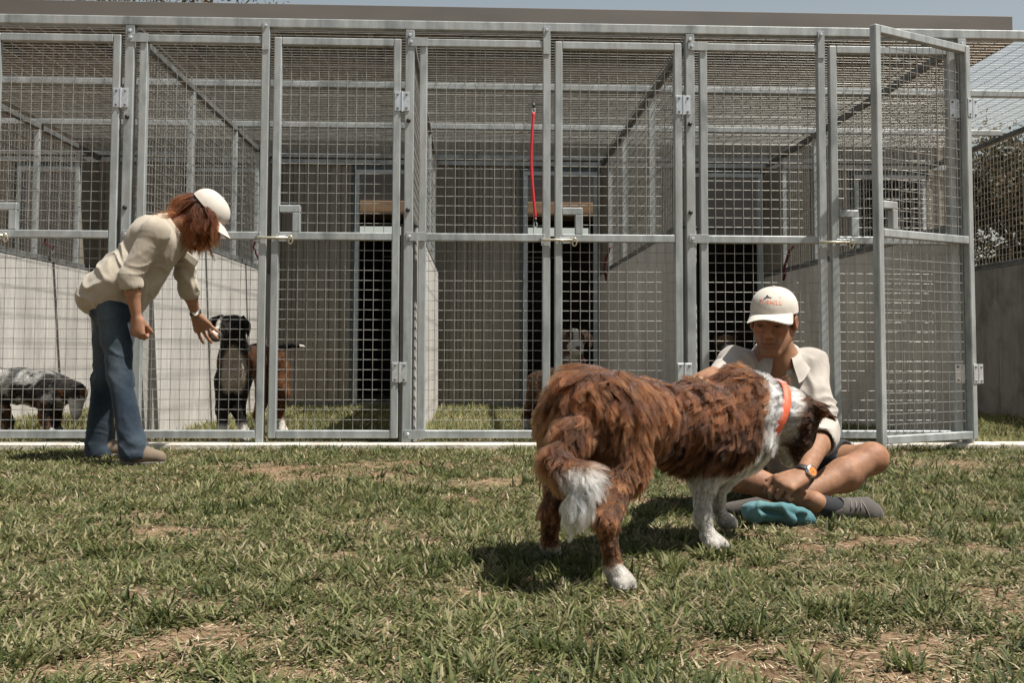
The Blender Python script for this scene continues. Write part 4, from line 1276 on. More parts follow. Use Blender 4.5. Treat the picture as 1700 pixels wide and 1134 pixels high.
def blaze_dog():
    D = Dog('brown dog with white muzzle looking out behind the standing dog\'s rump', (0.5, 0.7, 0), 0.007)
    D.limb('rump', [(0.495, 1.000, 0.334), (0.543, 0.750, 0.351)], [0.095, 0.095], 0.05)
    D.limb('body', [(0.543, 0.750, 0.351), (0.622, 0.560, 0.350)], [0.10, 0.11], 0.05)
    D.limb('neck', [(0.628, 0.540, 0.421), (0.648, 0.500, 0.566)], [0.085, 0.072], 0.04)
    D.limb('head', [(0.655, 0.500, 0.641), (0.654, 0.450, 0.648)], [0.076, 0.070], 0.03)
    D.limb('muzzle', [(0.661, 0.400, 0.601), (0.658, 0.340, 0.578)], [0.050, 0.042], 0.02)
    D.limb('ear', [(0.600, 0.500, 0.695), (0.583, 0.480, 0.656), (0.589, 0.460, 0.601)], [0.024, 0.026, 0.012], 0.01, flat=(0.5, 0.8, 0), ff=0.5)
    D.limb('ear', [(0.726, 0.500, 0.696), (0.757, 0.490, 0.657), (0.762, 0.470, 0.602)], [0.024, 0.026, 0.012], 0.01, flat=(0.5, -0.8, 0), ff=0.5)
    for pts in ([(0.574, 0.550, 0.291), (0.573, 0.540, 0.155), (0.571, 0.520, 0.032)], [(0.672, 0.550, 0.291), (0.675, 0.540, 0.155), (0.673, 0.520, 0.032)]):
        D.limb('leg', pts, [0.055, 0.035, 0.030], 0.03)
    D.limb('leg', [(0.453, 1.000, 0.355), (0.426, 0.960, 0.231), (0.379, 1.020, 0.123), (0.377, 0.980, 0.035)], [0.075, 0.05, 0.030, 0.026], 0.03)
    D.limb('leg', [(0.559, 1.060, 0.332), (0.548, 1.020, 0.207), (0.518, 1.080, 0.120), (0.516, 1.040, 0.038)], [0.075, 0.05, 0.030, 0.026], 0.03)
    xb = (0.661, 0.400, 0.663)[0]
    def colour(P, nm, tt):
        n = fbm(P * np.array([9, 9, 30]), 3, 6)
        c = np.array([0.10, 0.042, 0.02]) * (0.35 + 1.2 * n)[:, None]
        m = np.isin(nm, ['head', 'ear']); c[m] *= 0.55
        w = (nm == 'head') * sstep(0.022, 0.014, np.abs(P[:, 0] - xb)) * (P[:, 1] < 0.47)
        w = np.maximum(w, (nm == 'muzzle') * 1.0)
        d, _ = seg_dist(P, (0.642, 0.440, 0.477), (0.626, 0.440, 0.277)); w = np.maximum(w, sstep(0.09, 0.06, d))
        w = np.maximum(w, np.isin(nm, ['leg']) * sstep(0.12, 0.08, P[:, 2]))
        return c * 0.6 * (1 - w[:, None]) + WHITE * 0.5 * w[:, None]
    kennel_dog(D, colour, {'muzzle': 0.004, 'neck': 0.014}, 14000, eyes=((0.617, 0.385, 0.655), (0.698, 0.385, 0.655)), nose=(0.666, 0.305, 0.593),
               default_len=0.010, back=(-0.3, 0.9, 0))
    M['dark_collar'] = noisy_mat('maroon_collar', (0.05, 0.01, 0.01), (0.09, 0.02, 0.02), 40, rough=0.6)
    ring_band('collar', (0.645, 0.510, 0.515), (0.02, -0.04, 0.1), 0.086, 0.086, 0.03, 0.004, M['dark_collar'], D.root, up=(0, 1, 0))
blaze_dog()

def shade_dog():
    D = Dog('dark dog with tan brow in the shadowed doorway behind the man\'s shoulder', (2.5, 4.0, 0), 0.009)
    D.limb('body', [(2.657, 4.250, 0.225), (2.551, 3.980, 0.385)], [0.13, 0.12], 0.05)
    D.limb('neck', [(2.549, 3.970, 0.404), (2.534, 3.930, 0.549)], [0.10, 0.085], 0.05)
    D.limb('head', [(2.535, 3.930, 0.645), (2.522, 3.880, 0.657)], [0.10, 0.09], 0.03)
    D.limb('muzzle', [(2.524, 3.820, 0.603), (2.509, 3.740, 0.585)], [0.062, 0.05], 0.02)
    D.limb('ear', [(2.444, 3.930, 0.717), (2.424, 3.900, 0.632)], [0.032, 0.016], 0.01)
    D.limb('ear', [(2.627, 3.930, 0.718), (2.630, 3.900, 0.633)], [0.032, 0.016], 0.01)
    for x in (0, 1):
        D.limb('leg', [(2.47 + x * 0.13, 3.93, 0.40), (2.47 + x * 0.13, 3.90, 0.20), (2.47 + x * 0.13, 3.88, 0.02)], [0.065, 0.04, 0.035], 0.03)
        D.limb('leg', [(2.46 + x * 0.17, 4.25, 0.18), (2.45 + x * 0.19, 4.05, 0.10), (2.45 + x * 0.19, 4.08, 0.03)], [0.09, 0.06, 0.04], 0.03)
    def colour(P, nm, tt):
        n = fbm(P * 14, 3, 6)
        c = np.array([0.035, 0.022, 0.014]) * (0.5 + n)[:, None]
        zt = (2.514, 3.850, 0.662)[2]
        m = (nm == 'head') & (P[:, 2] > zt); c[m] = np.array([0.13, 0.075, 0.038])
        m = nm == 'muzzle'; c[m] = np.array([0.09, 0.09, 0.095])
        return c
    kennel_dog(D, colour, {'muzzle': 0.005}, 8000, nose=(2.499, 3.700, 0.585), default_len=0.012, back=(0, 1, 0))
shade_dog()

# ------------------------------------------------------------------ people
from mathutils.bvhtree import BVHTree
M['skin'] = tint_mat('skin', rough=0.58, spec=0.22, bump=0.2, bscale=180, sss=0.12, noise=0.10, nscale=45)
M['eyeball'] = noisy_mat('eyeball', (0.30, 0.26, 0.23), (0.38, 0.34, 0.30), 40, rough=0.15)
def cloth_mat(name, c1, c2, weave=420, bump=0.26, rough=0.85):
    m, nt, b = mat_new(name); L = nt.links.new
    tc = N(nt, 'ShaderNodeTexCoord')
    nz = N(nt, 'ShaderNodeTexNoise', i_Scale=9.0, i_Detail=5.0); L(tc.outputs['Object'], nz.inputs['Vector'])
    rp = ramp(nt, [(0.35, c1), (0.65, c2)]); L(nz.outputs[0], rp.inputs[0]); L(rp.outputs[0], b.inputs['Base Color'])
    b.inputs['Roughness'].default_value = rough; b.inputs['Specular IOR Level'].default_value = 0.2
    b.inputs['Sheen Weight'].default_value = 0.15
    mp = N(nt, 'ShaderNodeMapping'); mp.inputs['Scale'].default_value = (1.0, 1.0, 0.42); mp.inputs['Rotation'].default_value = (0.5, 0.7, 0.3)
    L(tc.outputs['Object'], mp.inputs[0])
    n2 = N(nt, 'ShaderNodeTexNoise', i_Scale=24.0, i_Detail=4.0, i_Distortion=0.8); L(mp.outputs[0], n2.inputs['Vector'])
    n3 = N(nt, 'ShaderNodeTexNoise', i_Scale=weave, i_Detail=2.0); L(tc.outputs['Object'], n3.inputs['Vector'])
    ad = N(nt, 'ShaderNodeMath', operation='MULTIPLY_ADD'); ad.inputs[1].default_value = 0.25
    L(n3.outputs[0], ad.inputs[0]); L(n2.outputs[0], ad.inputs[2])
    bp = N(nt, 'ShaderNodeBump', i_Strength=bump, i_Distance=0.012); L(ad.outputs[0], bp.inputs['Height']); L(bp.outputs[0], b.inputs['Normal'])
    return m
M['man_shirt'] = cloth_mat('pale_khaki_shirt', (0.315, 0.28, 0.245), (0.375, 0.34, 0.30))
M['woman_shirt'] = cloth_mat('khaki_shirt', (0.30, 0.26, 0.205), (0.36, 0.32, 0.255))
M['cap'] = cloth_mat('cream_cap', (0.43, 0.39, 0.335), (0.49, 0.45, 0.395), bump=0.15)
M['navy'] = cloth_mat('black_shorts', (0.012, 0.013, 0.016), (0.022, 0.023, 0.027))
M['denim'] = tint_mat('denim', rough=0.85, spec=0.2, bump=0.35, bscale=300, noise=0.18, nscale=60, sheen=0.1)
M['canvas'] = cloth_mat('grey_canvas_shoe', (0.060, 0.052, 0.046), (0.095, 0.084, 0.075))
M['sole'] = noisy_mat('shoe_sole', (0.10, 0.09, 0.08), (0.16, 0.145, 0.13), 40, rough=0.8)
M['suede'] = cloth_mat('tan_suede_boot', (0.11, 0.082, 0.058), (0.16, 0.12, 0.085))
M['orange_print'] = noisy_mat('orange_print', (0.62, 0.16, 0.055), (0.72, 0.22, 0.09), 60, rough=0.8)
M['black_print'] = noisy_mat('black_print', (0.015, 0.014, 0.013), (0.03, 0.028, 0.026), 60, rough=0.8)
M['leather'] = noisy_mat('black_leather', (0.015, 0.013, 0.012), (0.03, 0.026, 0.024), 60, rough=0.5, bump=0.2)
M['steel'] = noisy_mat('watch_steel', (0.45, 0.45, 0.45), (0.6, 0.6, 0.6), 60, rough=0.25, metal=0.9)
M['dial_orange'] = noisy_mat('orange_dial', (0.60, 0.14, 0.03), (0.75, 0.25, 0.06), 90, rough=0.3)
M['dial_white'] = noisy_mat('white_dial', (0.62, 0.58, 0.50), (0.72, 0.68, 0.60), 90, rough=0.3)

class Frame:
    """local axes for heads and hands: x sideways, y forward, z up"""
    def __init__(self, o, fwd, up):
        self.o = v3(o); y = v3(fwd); y /= np.linalg.norm(y)
        z = v3(up); z = z - y * (z @ y); z /= np.linalg.norm(z)
        x = np.cross(y, z)
        self.R = np.stack([x, y, z], 1)
    def __call__(self, x, y, z): return self.o + self.R @ np.array([x, y, z])
    def inv(self, P): return (P - self.o) @ self.R

def unit(v):
    v = v3(v); return v / np.linalg.norm(v)

def hand(c, w, d, pn, tv, curl, spread=0.0, s=1.0, thumb=(0.7, 0.75, 0.1), thumb_len=1.0, k=0.008):
    """palm and five fingers: w wrist, d along the hand, pn out of the palm, tv towards the thumb"""
    w = v3(w); d = unit(d); pn = v3(pn); pn = unit(pn - d * (pn @ d)); tv = v3(tv); tv = unit(tv - d * (tv @ d) - pn * (tv @ pn))
    kn = []
    for i, (o, ln) in enumerate(((0.030, 0.092), (0.010, 0.096), (-0.011, 0.091), (-0.030, 0.080))):
        kp = w + (d * ln + tv * o * (1 + 0.6 * spread)) * s
        c.cone(w + tv * o * 0.55 * s + d * 0.012 * s, kp, 0.017 * s, 0.0125 * s, 0.014, flat=pn, ff=0.85)
        kn.append(kp)
    c.cone(w + d * 0.035 * s, w + d * 0.07 * s, 0.026 * s, 0.026 * s, 0.02, flat=pn, ff=0.6)
    lens = ((0.043, 0.026, 0.021), (0.047, 0.030, 0.022), (0.044, 0.028, 0.021), (0.034, 0.021, 0.019))
    for i in range(4):
        p = kn[i]; a = 0.0
        sd = unit(d + tv * (0.16, 0.05, -0.07, -0.20)[i] * spread * 2.2)
        cu = curl[i] if hasattr(curl[0], '__len__') else curl
        r = (0.0105, 0.011, 0.0105, 0.0092)[i] * s
        for j in range(3):
            a += math.radians(cu[j])
            dd = sd * math.cos(a) + pn * math.sin(a)
            q = p + dd * lens[i][j] * s
            c.cone(p, q, r, r * 0.92, 0.004)
            c.ell(p, (r * 1.08,) * 3, 0.004)
            p = q; r *= 0.92
    tb = w + (d * 0.022 + tv * 0.022 + pn * 0.006) * s
    t1 = unit(d * thumb[0] + tv * thumb[1] + pn * thumb[2])
    q = tb + t1 * 0.042 * s * thumb_len
    c.cone(tb, q, 0.0165 * s, 0.0125 * s, 0.012)
    t2 = unit(t1 + d * 0.25 + pn * 0.15)
    q2 = q + t2 * 0.030 * s * thumb_len
    c.cone(q, q2, 0.0122 * s, 0.0110 * s, 0.005)
    t3 = unit(t2 + d * 0.2 + pn * 0.15)
    c.cone(q2, q2 + t3 * 0.022 * s * thumb_len, 0.0108 * s, 0.0085 * s, 0.004)

def sculpt_head(c, F, s=1.0, male=True):
    def E(x, y, z, r, k=0.015, op='add'):
        c.ell(F(x * s, y * s, z * s), np.array(r) * s, k, F.R, op)
    def Cn(a, b, ra, rb, k=0.012, op='add'):
        c.cone(F(*(v * s for v in a)), F(*(v * s for v in b)), ra * s, rb * s, k, op=op)
    E(0, -0.018, 0.036, (0.074, 0.094, 0.084), 0.02)
    E(0, 0.022, -0.032, (0.0565, 0.067, 0.086), 0.02)
    E(0, 0.050, 0.020, (0.058, 0.040, 0.050), 0.02)
    for q in (-1, 1):
        Cn((q * 0.050, -0.005, -0.050), (q * 0.019, 0.062, -0.102), 0.025, 0.019, 0.02)
        E(q * 0.043, 0.058, -0.018, (0.020, 0.022, 0.017), 0.016)
        Cn((q * 0.010, 0.088, 0.024), (q * 0.046, 0.072, 0.026), 0.0105, 0.009, 0.010)
    E(0, 0.066, -0.102, (0.026, 0.022, 0.018), 0.016)
    for q in (-1, 1):
        E(q * 0.031, 0.096, 0.002, (0.017, 0.016, 0.0105), 0.008, 'cut')
        E(q * 0.031, 0.073, 0.002, (0.0145, 0.0145, 0.0145), 0.003)          # eyeball volume
        Cn((q * 0.017, 0.0855, 0.0066), (q * 0.045, 0.080, 0.0046), 0.0050, 0.0050, 0.003)   # upper lid
        Cn((q * 0.018, 0.0855, -0.0056), (q * 0.043, 0.079, -0.0050), 0.0042, 0.0042, 0.004)   # lower lid
        E(q * 0.030, 0.083, -0.017, (0.014, 0.006, 0.006), 0.008)
        Cn((q * 0.017, 0.100, -0.033), (q * 0.036, 0.078, -0.068), 0.0035, 0.003, 0.006, 'cut')   # cheek fold
    Cn((0, 0.088, 0.016), (0, 0.114, -0.026), 0.0085, 0.0125, 0.010)
    E(0, 0.114, -0.030, (0.0125, 0.011, 0.010), 0.006)
    for q in (-1, 1):
        E(q * 0.0135, 0.102, -0.034, (0.0085, 0.011, 0.0085), 0.005)
        E(q * 0.0065, 0.112, -0.0415, (0.0045, 0.005, 0.003), 0.002, 'cut')
    E(0, 0.078, -0.062, (0.034, 0.018, 0.026), 0.015)
    Cn((-0.024, 0.088, -0.0605), (0.024, 0.088, -0.0605), 0.0050, 0.0050, 0.006)
    Cn((0, 0.0945, -0.0585), (0, 0.0945, -0.0585), 0.006, 0.006, 0.008)
    Cn((-0.019, 0.089, -0.0725), (0.019, 0.089, -0.0725), 0.0062, 0.0062, 0.006)
    Cn((-0.027, 0.095, -0.0662), (0.027, 0.095, -0.0662), 0.0026, 0.0026, 0.002, 'cut')
    for q in (-1, 1):
        E(q * 0.079, -0.008, -0.004, (0.011, 0.021, 0.032), 0.006)
        E(q * 0.076, -0.010, -0.026, (0.008, 0.012, 0.012), 0.006)
        E(q * 0.089, -0.003, 0.0, (0.006, 0.011, 0.019), 0.003, 'cut')

def skin_colours(P, F, base, male=True, s=1.0):
    q = F.inv(P) / s
    n = fbm(P * 30, 3, 5)[:, None]; c = base * (0.88 + 0.24 * n)
    head = (np.linalg.norm(q - np.array([0, 0.02, -0.02]), axis=1) < 0.16)
    def spot(x, y, z, r, col, a):
        nonlocal c
        w = (a * np.exp(-(((q - np.array([x, y, z])) / np.array(r)) ** 2).sum(1)) * head)[:, None]
        c = c * (1 - w) + np.array(col) * w
    red = base * np.array([1.02, 0.68, 0.62])
    for sx in (-1, 1):
        spot(sx * 0.042, 0.07, -0.022, (0.022, 0.03, 0.02), red, 0.6)
        spot(sx * 0.031, 0.088, 0.002, (0.016, 0.02, 0.0055), (0.03, 0.018, 0.012), 0.9)  # shade round the eyes painted into the skin
        spot(sx * 0.031, 0.09, 0.027, (0.022, 0.02, 0.006), (0.028, 0.018, 0.012), 0.9 if male else 0.7)
        spot(sx * 0.08, -0.008, 0, (0.012, 0.03, 0.035), red, 0.6)
    spot(0, 0.115, -0.03, (0.014, 0.02, 0.014), red, 0.7)
    spot(0, 0.095, -0.066, (0.024, 0.02, 0.008), base * np.array([0.85, 0.45, 0.42]), 0.75)
    spot(0, 0.1, -0.0662, (0.028, 0.02, 0.0032), (0.025, 0.010, 0.008), 0.95)
    if male:
        spot(0, 0.07, -0.085, (0.055, 0.06, 0.03), base * np.array([0.60, 0.58, 0.58]), 0.7)
        spot(0, 0.105, -0.05, (0.028, 0.02, 0.007), base * np.array([0.58, 0.55, 0.54]), 0.6)
        for sx in (-1, 1):  # shade of smile lines and eye corners painted into the skin
            spot(sx * 0.028, 0.09, -0.048, (0.005, 0.03, 0.016), base * np.array([0.5, 0.4, 0.36]), 0.8)
            spot(sx * 0.05, 0.075, 0.0, (0.010, 0.03, 0.004), base * np.array([0.55, 0.45, 0.4]), 0.6)
        spot(0, 0.1, 0.022, (0.004, 0.03, 0.010), base * np.array([0.5, 0.42, 0.38]), 0.6)  # painted shade between the brows
        spot(0, 0.118, -0.02, (0.007, 0.02, 0.02), base * np.array([1.25, 1.15, 1.1]), 0.5)  # painted highlight down the nose
    return c

def make_cap(F, root, s=1.0, arc=66, brim=0.076, tilt=0.0):
    """crown of six panels, stitched brim and button"""
    rx, ry, rz = 0.0865 * s, 0.112 * s, 0.083 * s
    cz = 0.047 * s; cy = -0.010 * s
    nth, nph = 15, 48
    vs = []; fs = []
    for i in range(nth + 1):
        th = math.pi / 2 * i / nth
        for j in range(nph):
            ph = 2 * math.pi * j / nph
            seam = 1.0 - 0.010 * math.exp(-((ph / (math.pi / 3) - round(ph / (math.pi / 3))) / 0.05) ** 2)
            dent = 1 - 0.02 * math.sin(3 * ph + 1.0) * math.sin(th) ** 2
            x = rx * math.sin(th) ** 0.82 * math.cos(ph) * seam * dent; y = ry * math.sin(th) ** 0.82 * math.sin(ph) * seam * dent
            z = rz * math.cos(th) ** 1.0
            if i == nth: z -= 0.012 * s
            vs.append(F(x, y + cy, z + cz))
    for i in range(nth):
        for j in range(nph):
            fs.append((i * nph + j, (i + 1) * nph + j, (i + 1) * nph + (j + 1) % nph, i * nph + (j + 1) % nph))
    cap = put(MB().add(vs, fs).build('cap', M['cap'], None, True), root)
    blob('button', F(0, cy, cz + rz), (0.007 * s, 0.007 * s, 0.004 * s), M['cap'], cap, seg=8).location = (0, 0, 0)
    # brim
    vs = []; fs = []; nu, nv = 8, 25
    for lay in (0, 1):
        for i in range(nu + 1):
            u = i / nu
            for j in range(nv):
                a = math.radians(-arc + 2 * arc * j / (nv - 1))
                e = max(0.0, 1 - (abs(a) / math.radians(arc)) ** 2.6) ** 0.6
                ext = brim * s * e * u
                x = (rx * 0.985 + ext * 0.30) * math.sin(a); y = (ry * 0.985) * math.cos(a) + ext * (0.55 + 0.45 * math.cos(a)) + cy
                z = cz - 0.006 * s - ext * (0.12 + tilt) - 0.034 * s * (x / (rx)) ** 2 * u - (0.003 * s if lay else 0)
                vs.append(F(x, y, z))
    m = (nu + 1) * nv
    for lay in (0, 1):
        for i in range(nu):
            for j in range(nv - 1):
                q = (lay * m + i * nv + j, lay * m + i * nv + j + 1, lay * m + (i + 1) * nv + j + 1, lay * m + (i + 1) * nv + j)
                fs.append(q if lay else q[::-1])
    for j in range(nv - 1):
        fs.append((nu * nv + j, nu * nv + j + 1, m + nu * nv + j + 1, m + nu * nv + j))
    b = MB().add(vs, fs).build('brim', M['cap'], cap, True)
    return cap, (rx, ry, rz, cy, cz)

def text_mesh(txt, size):
    cu = bpy.data.curves.new('lettering', 'FONT'); cu.body = txt; cu.size = size; cu.align_x = 'CENTER'; cu.extrude = 0.0
    cu.resolution_u = 2
    o = bpy.data.objects.new('lettering', cu); COL.objects.link(o)
    dg = bpy.context.evaluated_depsgraph_get()
    me = bpy.data.meshes.new_from_object(o.evaluated_get(dg))
    bpy.data.objects.remove(o, do_unlink=True)
    return me

def drape_text(name, txt, size, F, bvh, mat, root, tilt=0.0, lift=0.0016):
    """flat lettering pressed onto a surface along the frame's -y direction"""
    me = text_mesh(txt, size)
    ct, st = math.cos(tilt), math.sin(tilt)
    for v in me.vertices:
        x, y = v.co.x, v.co.y
        p = F(-(x * ct - y * st), 0.0, x * st + y * ct)
        d = Vector(-F.R[:, 1])
        h = bvh.ray_cast(Vector(p), d, 0.4)
        v.co = (h[0] - d * lift) if h[0] is not None else Vector(p)
    me.materials.append(mat)
    return put(link(name, me), root)

def folds(P, axis, amp, freq, seed, stretch=0.35):
    """cloth folds running across an axis"""
    a = unit(axis)
    t = P @ a
    lat = P - t[:, None] * a
    q = lat * freq * stretch + (t * freq)[:, None] * a
    n = vnoise(q + 1.7 * (vnoise(P * 9, seed + 3) - 0.5)[:, None], seed)
    rdg = 1 - np.minimum(np.abs(n - 0.5) * 5.0, 1.0)
    return amp * 1.0 * (rdg ** 1.2 - 0.35) * (0.25 + 1.5 * sstep(0.3, 0.7, vnoise(P * 7, seed + 5)))

def skin_obj(name, c, mat, root, smooth=1, cols=None):
    V, Q = c.skin(smooth)
    o = put(from_np(name, V, Q, mat, True, cols=cols(V) if cols else None), root)
    return o, V, Q

def watch(name_root, F, r, mat_dial, root, ry=None):
    """strap round the wrist with a round case; frame: y out of the dial, z along the arm"""
    st = []
    n = 28
    vs = []; fs = []
    ry = ry or r
    for i in range(n):
        a = 2 * math.pi * i / n
        for dr, dz in ((0, -0.011), (0, 0.011), (0.0035, 0.010), (0.0035, -0.010)):
            vs.append(F((r + dr) * math.cos(a), (ry + dr) * math.sin(a), dz))
    for i in range(n):
        j = (i + 1) % n
        for k in range(4): fs.append((i * 4 + k, j * 4 + k, j * 4 + (k + 1) % 4, i * 4 + (k + 1) % 4))
    w = put(MB().add(vs, fs).build('watch', M['leather'], None, True), root)
    o = Vector(F(0, ry, 0)); yv = Vector(F.R[:, 1])
    mb = MB(); mb.bar(o, o + yv * 0.011, 0.021, 20); mb.bar(o + yv * 0.011, o + yv * 0.013, 0.021, 20, r2=0.0175)
    mb.build('case', M['steel'], w, True)
    mb = MB(); mb.bar(o + yv * 0.009, o + yv * 0.0115, 0.0172, 20, caps=True); mb.build('dial', mat_dial, w)
    mb = MB(); mb.bar(o + yv * 0.0121, o + yv * 0.0121 + Vector(F.R[:, 2]) * 0.012, 0.0009, 4); mb.bar(o + yv * 0.0121, o + yv * 0.0121 + Vector(F.R[:, 0]) * 0.008, 0.0009, 4)
    mb.build('watch_hands', M['black_print'], w)
    return w

def collar_leaf(F, r0, r1, drop, open_deg, mat, root, tip=0.022, stand=0.012, squash=1.0):
    """shirt collar folded over: frame origin at the neck, y to the front, z up"""
    vs = []; fs = []; nu, nv = 6, 41
    for lay in (0, 1):
        for i in range(nu):
            u = i / (nu - 1)
            for j in range(nv):
                a = math.radians(open_deg + (360 - 2 * open_deg) * j / (nv - 1))
                e = min(j, nv - 1 - j) / (nv - 1)
                tp = math.exp(-(e / 0.07) ** 2)
                r = r0 + (r1 - r0) * u ** 0.8 + 0.010 * tp * u
                z = stand * math.sin(math.pi * min(1, u * 2.4)) - (drop + tip * tp) * u ** 1.25 - 0.030 * (1 + math.cos(a)) * 0.5
                rr = r - 0.0035 * lay
                vs.append(F(rr * math.sin(a), rr * math.cos(a) * squash, z))
    m = nu * nv
    for lay in (0, 1):
        for i in range(nu - 1):
            for j in range(nv - 1):
                q = (lay * m + i * nv + j, lay * m + i * nv + j + 1, lay * m + (i + 1) * nv + j + 1, lay * m + (i + 1) * nv + j)
                fs.append(q if lay else q[::-1])
    for j in range(nv - 1):
        fs.append(((nu - 1) * nv + j, (nu - 1) * nv + j + 1, m + (nu - 1) * nv + j + 1, m + (nu - 1) * nv + j))
    return put(MB().add(vs, fs).build('collar', mat, None, True), root)

def seated_man():
    root = thing('person', 'man in cream cap and pale khaki shirt sitting cross legged on the lawn', 'person', (1.186, -2.100, 0.070))
    base = np.array([0.25, 0.130, 0.076])
    HF = Frame((1.120, -2.290, 0.687), (-0.44, -0.86, -0.22), (-0.06, -0.2, 0.97))
    # joints
    neck = (1.169, -2.180, 0.557); chest = (1.182, -2.110, 0.409); belly = (1.199, -2.030, 0.227); pelv = (1.217, -1.970, 0.120)
    shL = (1.303, -2.140, 0.517); elL = (1.298, -2.300, 0.282); wrL = (1.140, -2.550, 0.149)
    shR = (1.018, -2.160, 0.517); elR = (0.847, -2.420, 0.433); wrR = (0.778, -2.760, 0.501)
    hipL = (1.305, -1.990, 0.113); knL = (1.506, -2.240, 0.173); anL = (1.125, -2.400, 0.032)
    hipR = (1.113, -1.990, 0.113); knR = (0.842, -2.340, 0.172); anR = (1.182, -2.520, 0.050)
    c = Clay((0.62, -2.98, -0.01), (1.72, -1.80, 0.86), 0.0047)
    sculpt_head(c, HF, 1.0)
    c.cone(HF(0, -0.03, -0.05), v3(neck) + np.array([0, 0.02, 0]), 0.056, 0.060, 0.03)
    c.cone(neck, chest, 0.062, 0.10, 0.05)
    c.ell(chest, (0.155, 0.10, 0.12), 0.05); c.ell(belly, (0.14, 0.105, 0.12), 0.05); c.ell(pelv, (0.155, 0.12, 0.09), 0.05)
    for sh, el, wr in ((shL, elL, wrL), (shR, elR, wrR)):
        c.cone(v3(neck) - np.array([0, 0, 0.03]), sh, 0.055, 0.055, 0.04)
        c.cone(sh, el, 0.050, 0.042, 0.03)
        m = v3(el) * 0.68 + v3(wr) * 0.32
        c.cone(el, m, 0.040, 0.043, 0.02); c.cone(m, wr, 0.043, 0.027, 0.02)
    fa = unit(v3(wrL) - v3(elL))
    hand(c, wrL, (-0.83, -0.30, -0.22), (-0.25, 0.35, -0.75), (-0.2, -0.35, 0.85), ((38, 55, 35), (48, 60, 38), (56, 62, 40), (62, 62, 40)), 0.25, 1.0, thumb=(0.85, 0.45, 0.15))
    hand(c, wrR, (-0.45, -0.85, -0.10), (0, 0, -1), (1, -0.2, 0), ((14, 22, 15), (14, 22, 15), (14, 22, 15), (14, 24, 18)), 0.4)
    for hip, kn, an in ((hipL, knL, anL), (hipR, knR, anR)):
        m = v3(hip) * 0.5 + v3(kn) * 0.5 - np.array([0, 0, 0.0])
        c.cone(hip, m, 0.085, 0.072, 0.04); c.cone(m, kn, 0.072, 0.054, 0.03)
        c.ell(v3(kn) + np.array([0, 0, 0.006]), (0.058, 0.056, 0.055), 0.02)
        q = v3(kn) * 0.66 + v3(an) * 0.34
        c.cone(kn, q, 0.052, 0.056, 0.02); c.cone(q, an, 0.055, 0.034, 0.02)
    # calf muscle under the near shin, ankle bones
    c.ell(v3(knL) * 0.62 + v3(anL) * 0.38 + np.array([0.0, 0.02, -0.022]), (0.085, 0.045, 0.045), 0.03)
    c.ell(v3(anR) + np.array([0.0, -0.012, 0.012]), (0.034, 0.034, 0.032), 0.012)
    c.cone(anR, (1.285, -2.500, 0.035), 0.032, 0.026, 0.02)
    c.cone(anL, (1.049, -2.340, 0.002), 0.034, 0.028, 0.02)
    knees = (v3(knL), v3(knR))
    def cols(V):
        col = skin_colours(V, HF, base)
        for k_ in knees:
            w = 0.4 * np.exp(-(np.linalg.norm(V - k_ - np.array([0.02, -0.03, 0.02]), axis=1) / 0.05) ** 2)[:, None]
            col = col * (1 - w) + base * np.array([1.1, 0.82, 0.75]) * w
        leg = sstep(0.30, 0.2, V[:, 2])[:, None]
        hair_ = (fbm(V * np.array([70, 70, 70]), 2, 8) - 0.5)[:, None] * 0.5 * leg
        return np.clip(col * (1 - hair_), 0.01, 1)
    body, BV, BQ = skin_obj('body', c, M['skin'], root, 1, cols)
    for q in (-1, 1):
        e = blob('eye', HF(q * 0.031, 0.0722, 0.0010), (0.0140, 0.0150, 0.0140), M['eyeball'], root, seg=10)
        blob('iris', HF(q * 0.031 + 0.002, 0.0850, 0.0000), (0.0062, 0.0035, 0.0056), M['eye'], e, seg=8).location = (0, 0, 0)
    # short dark hair round the ears and nape
    hc = Clay(HF.o - 0.16, HF.o + 0.16, 0.004)
    hc.ell(HF(0, -0.022, 0.028), (0.0785, 0.096, 0.082), 0.0, HF.R)
    hc.ell(HF(0, 0.09, -0.02), (0.12, 0.088, 0.15), 0.008, HF.R, 'cut')
    hc.box(HF(0, 0, -0.16), (0.2, 0.2, 0.118), 0.0, 0.006, HF.R, 'cut')
    hc.warp(lambda P: (vnoise(P * 160, 3) - 0.5) * 0.006)
    M['hair_dark'] = noisy_mat('short_dark_hair', (0.018, 0.014, 0.011), (0.06, 0.05, 0.042), 160, rough=0.6, bump=0.6)
    skin_obj('hair', hc, M['hair_dark'], root, 1)
    # cap with dog emblem and lettering
    CF = Frame(HF(0, 0, 0), HF.R[:, 1] + 0.06 * HF.R[:, 2], HF.R[:, 2])
    cap, (rx, ry, rz, cy, cz) = make_cap(CF, root, 1.0)
    ev = cap.data
    bv = BVHTree.FromPolygons([v.co.copy() for v in ev.vertices], [tuple(p.vertices) for p in ev.polygons])
    TF = Frame(CF(-0.004, 0.20, cz + 0.030), -CF.R[:, 1] * -1, CF.R[:, 2])
    o = drape_text('lettering', 'TURHILL', 0.021, TF, bv, M['orange_print'], cap, -0.06); o.location = (0, 0, 0)
    # leaping dog over the word: thin embroidered outline of small patches
    def patch(pts, nm):
        me = bpy.data.meshes.new(nm); vv = []
        for x, z in pts:
            p = TF(x * 0.85, 0, z * 0.9 + 0.0055); h = bv.ray_cast(Vector(p), Vector(-TF.R[:, 1]), 0.4)
            vv.append(tuple((h[0] + Vector(TF.R[:, 1]) * 0.0015) if h[0] is not None else p))
        me.from_pydata(vv, [], [tuple(range(len(vv)))]); me.materials.append(M['black_print'])
        ob = put(link(nm, me), cap); ob.location = (0, 0, 0)
    sx = -1
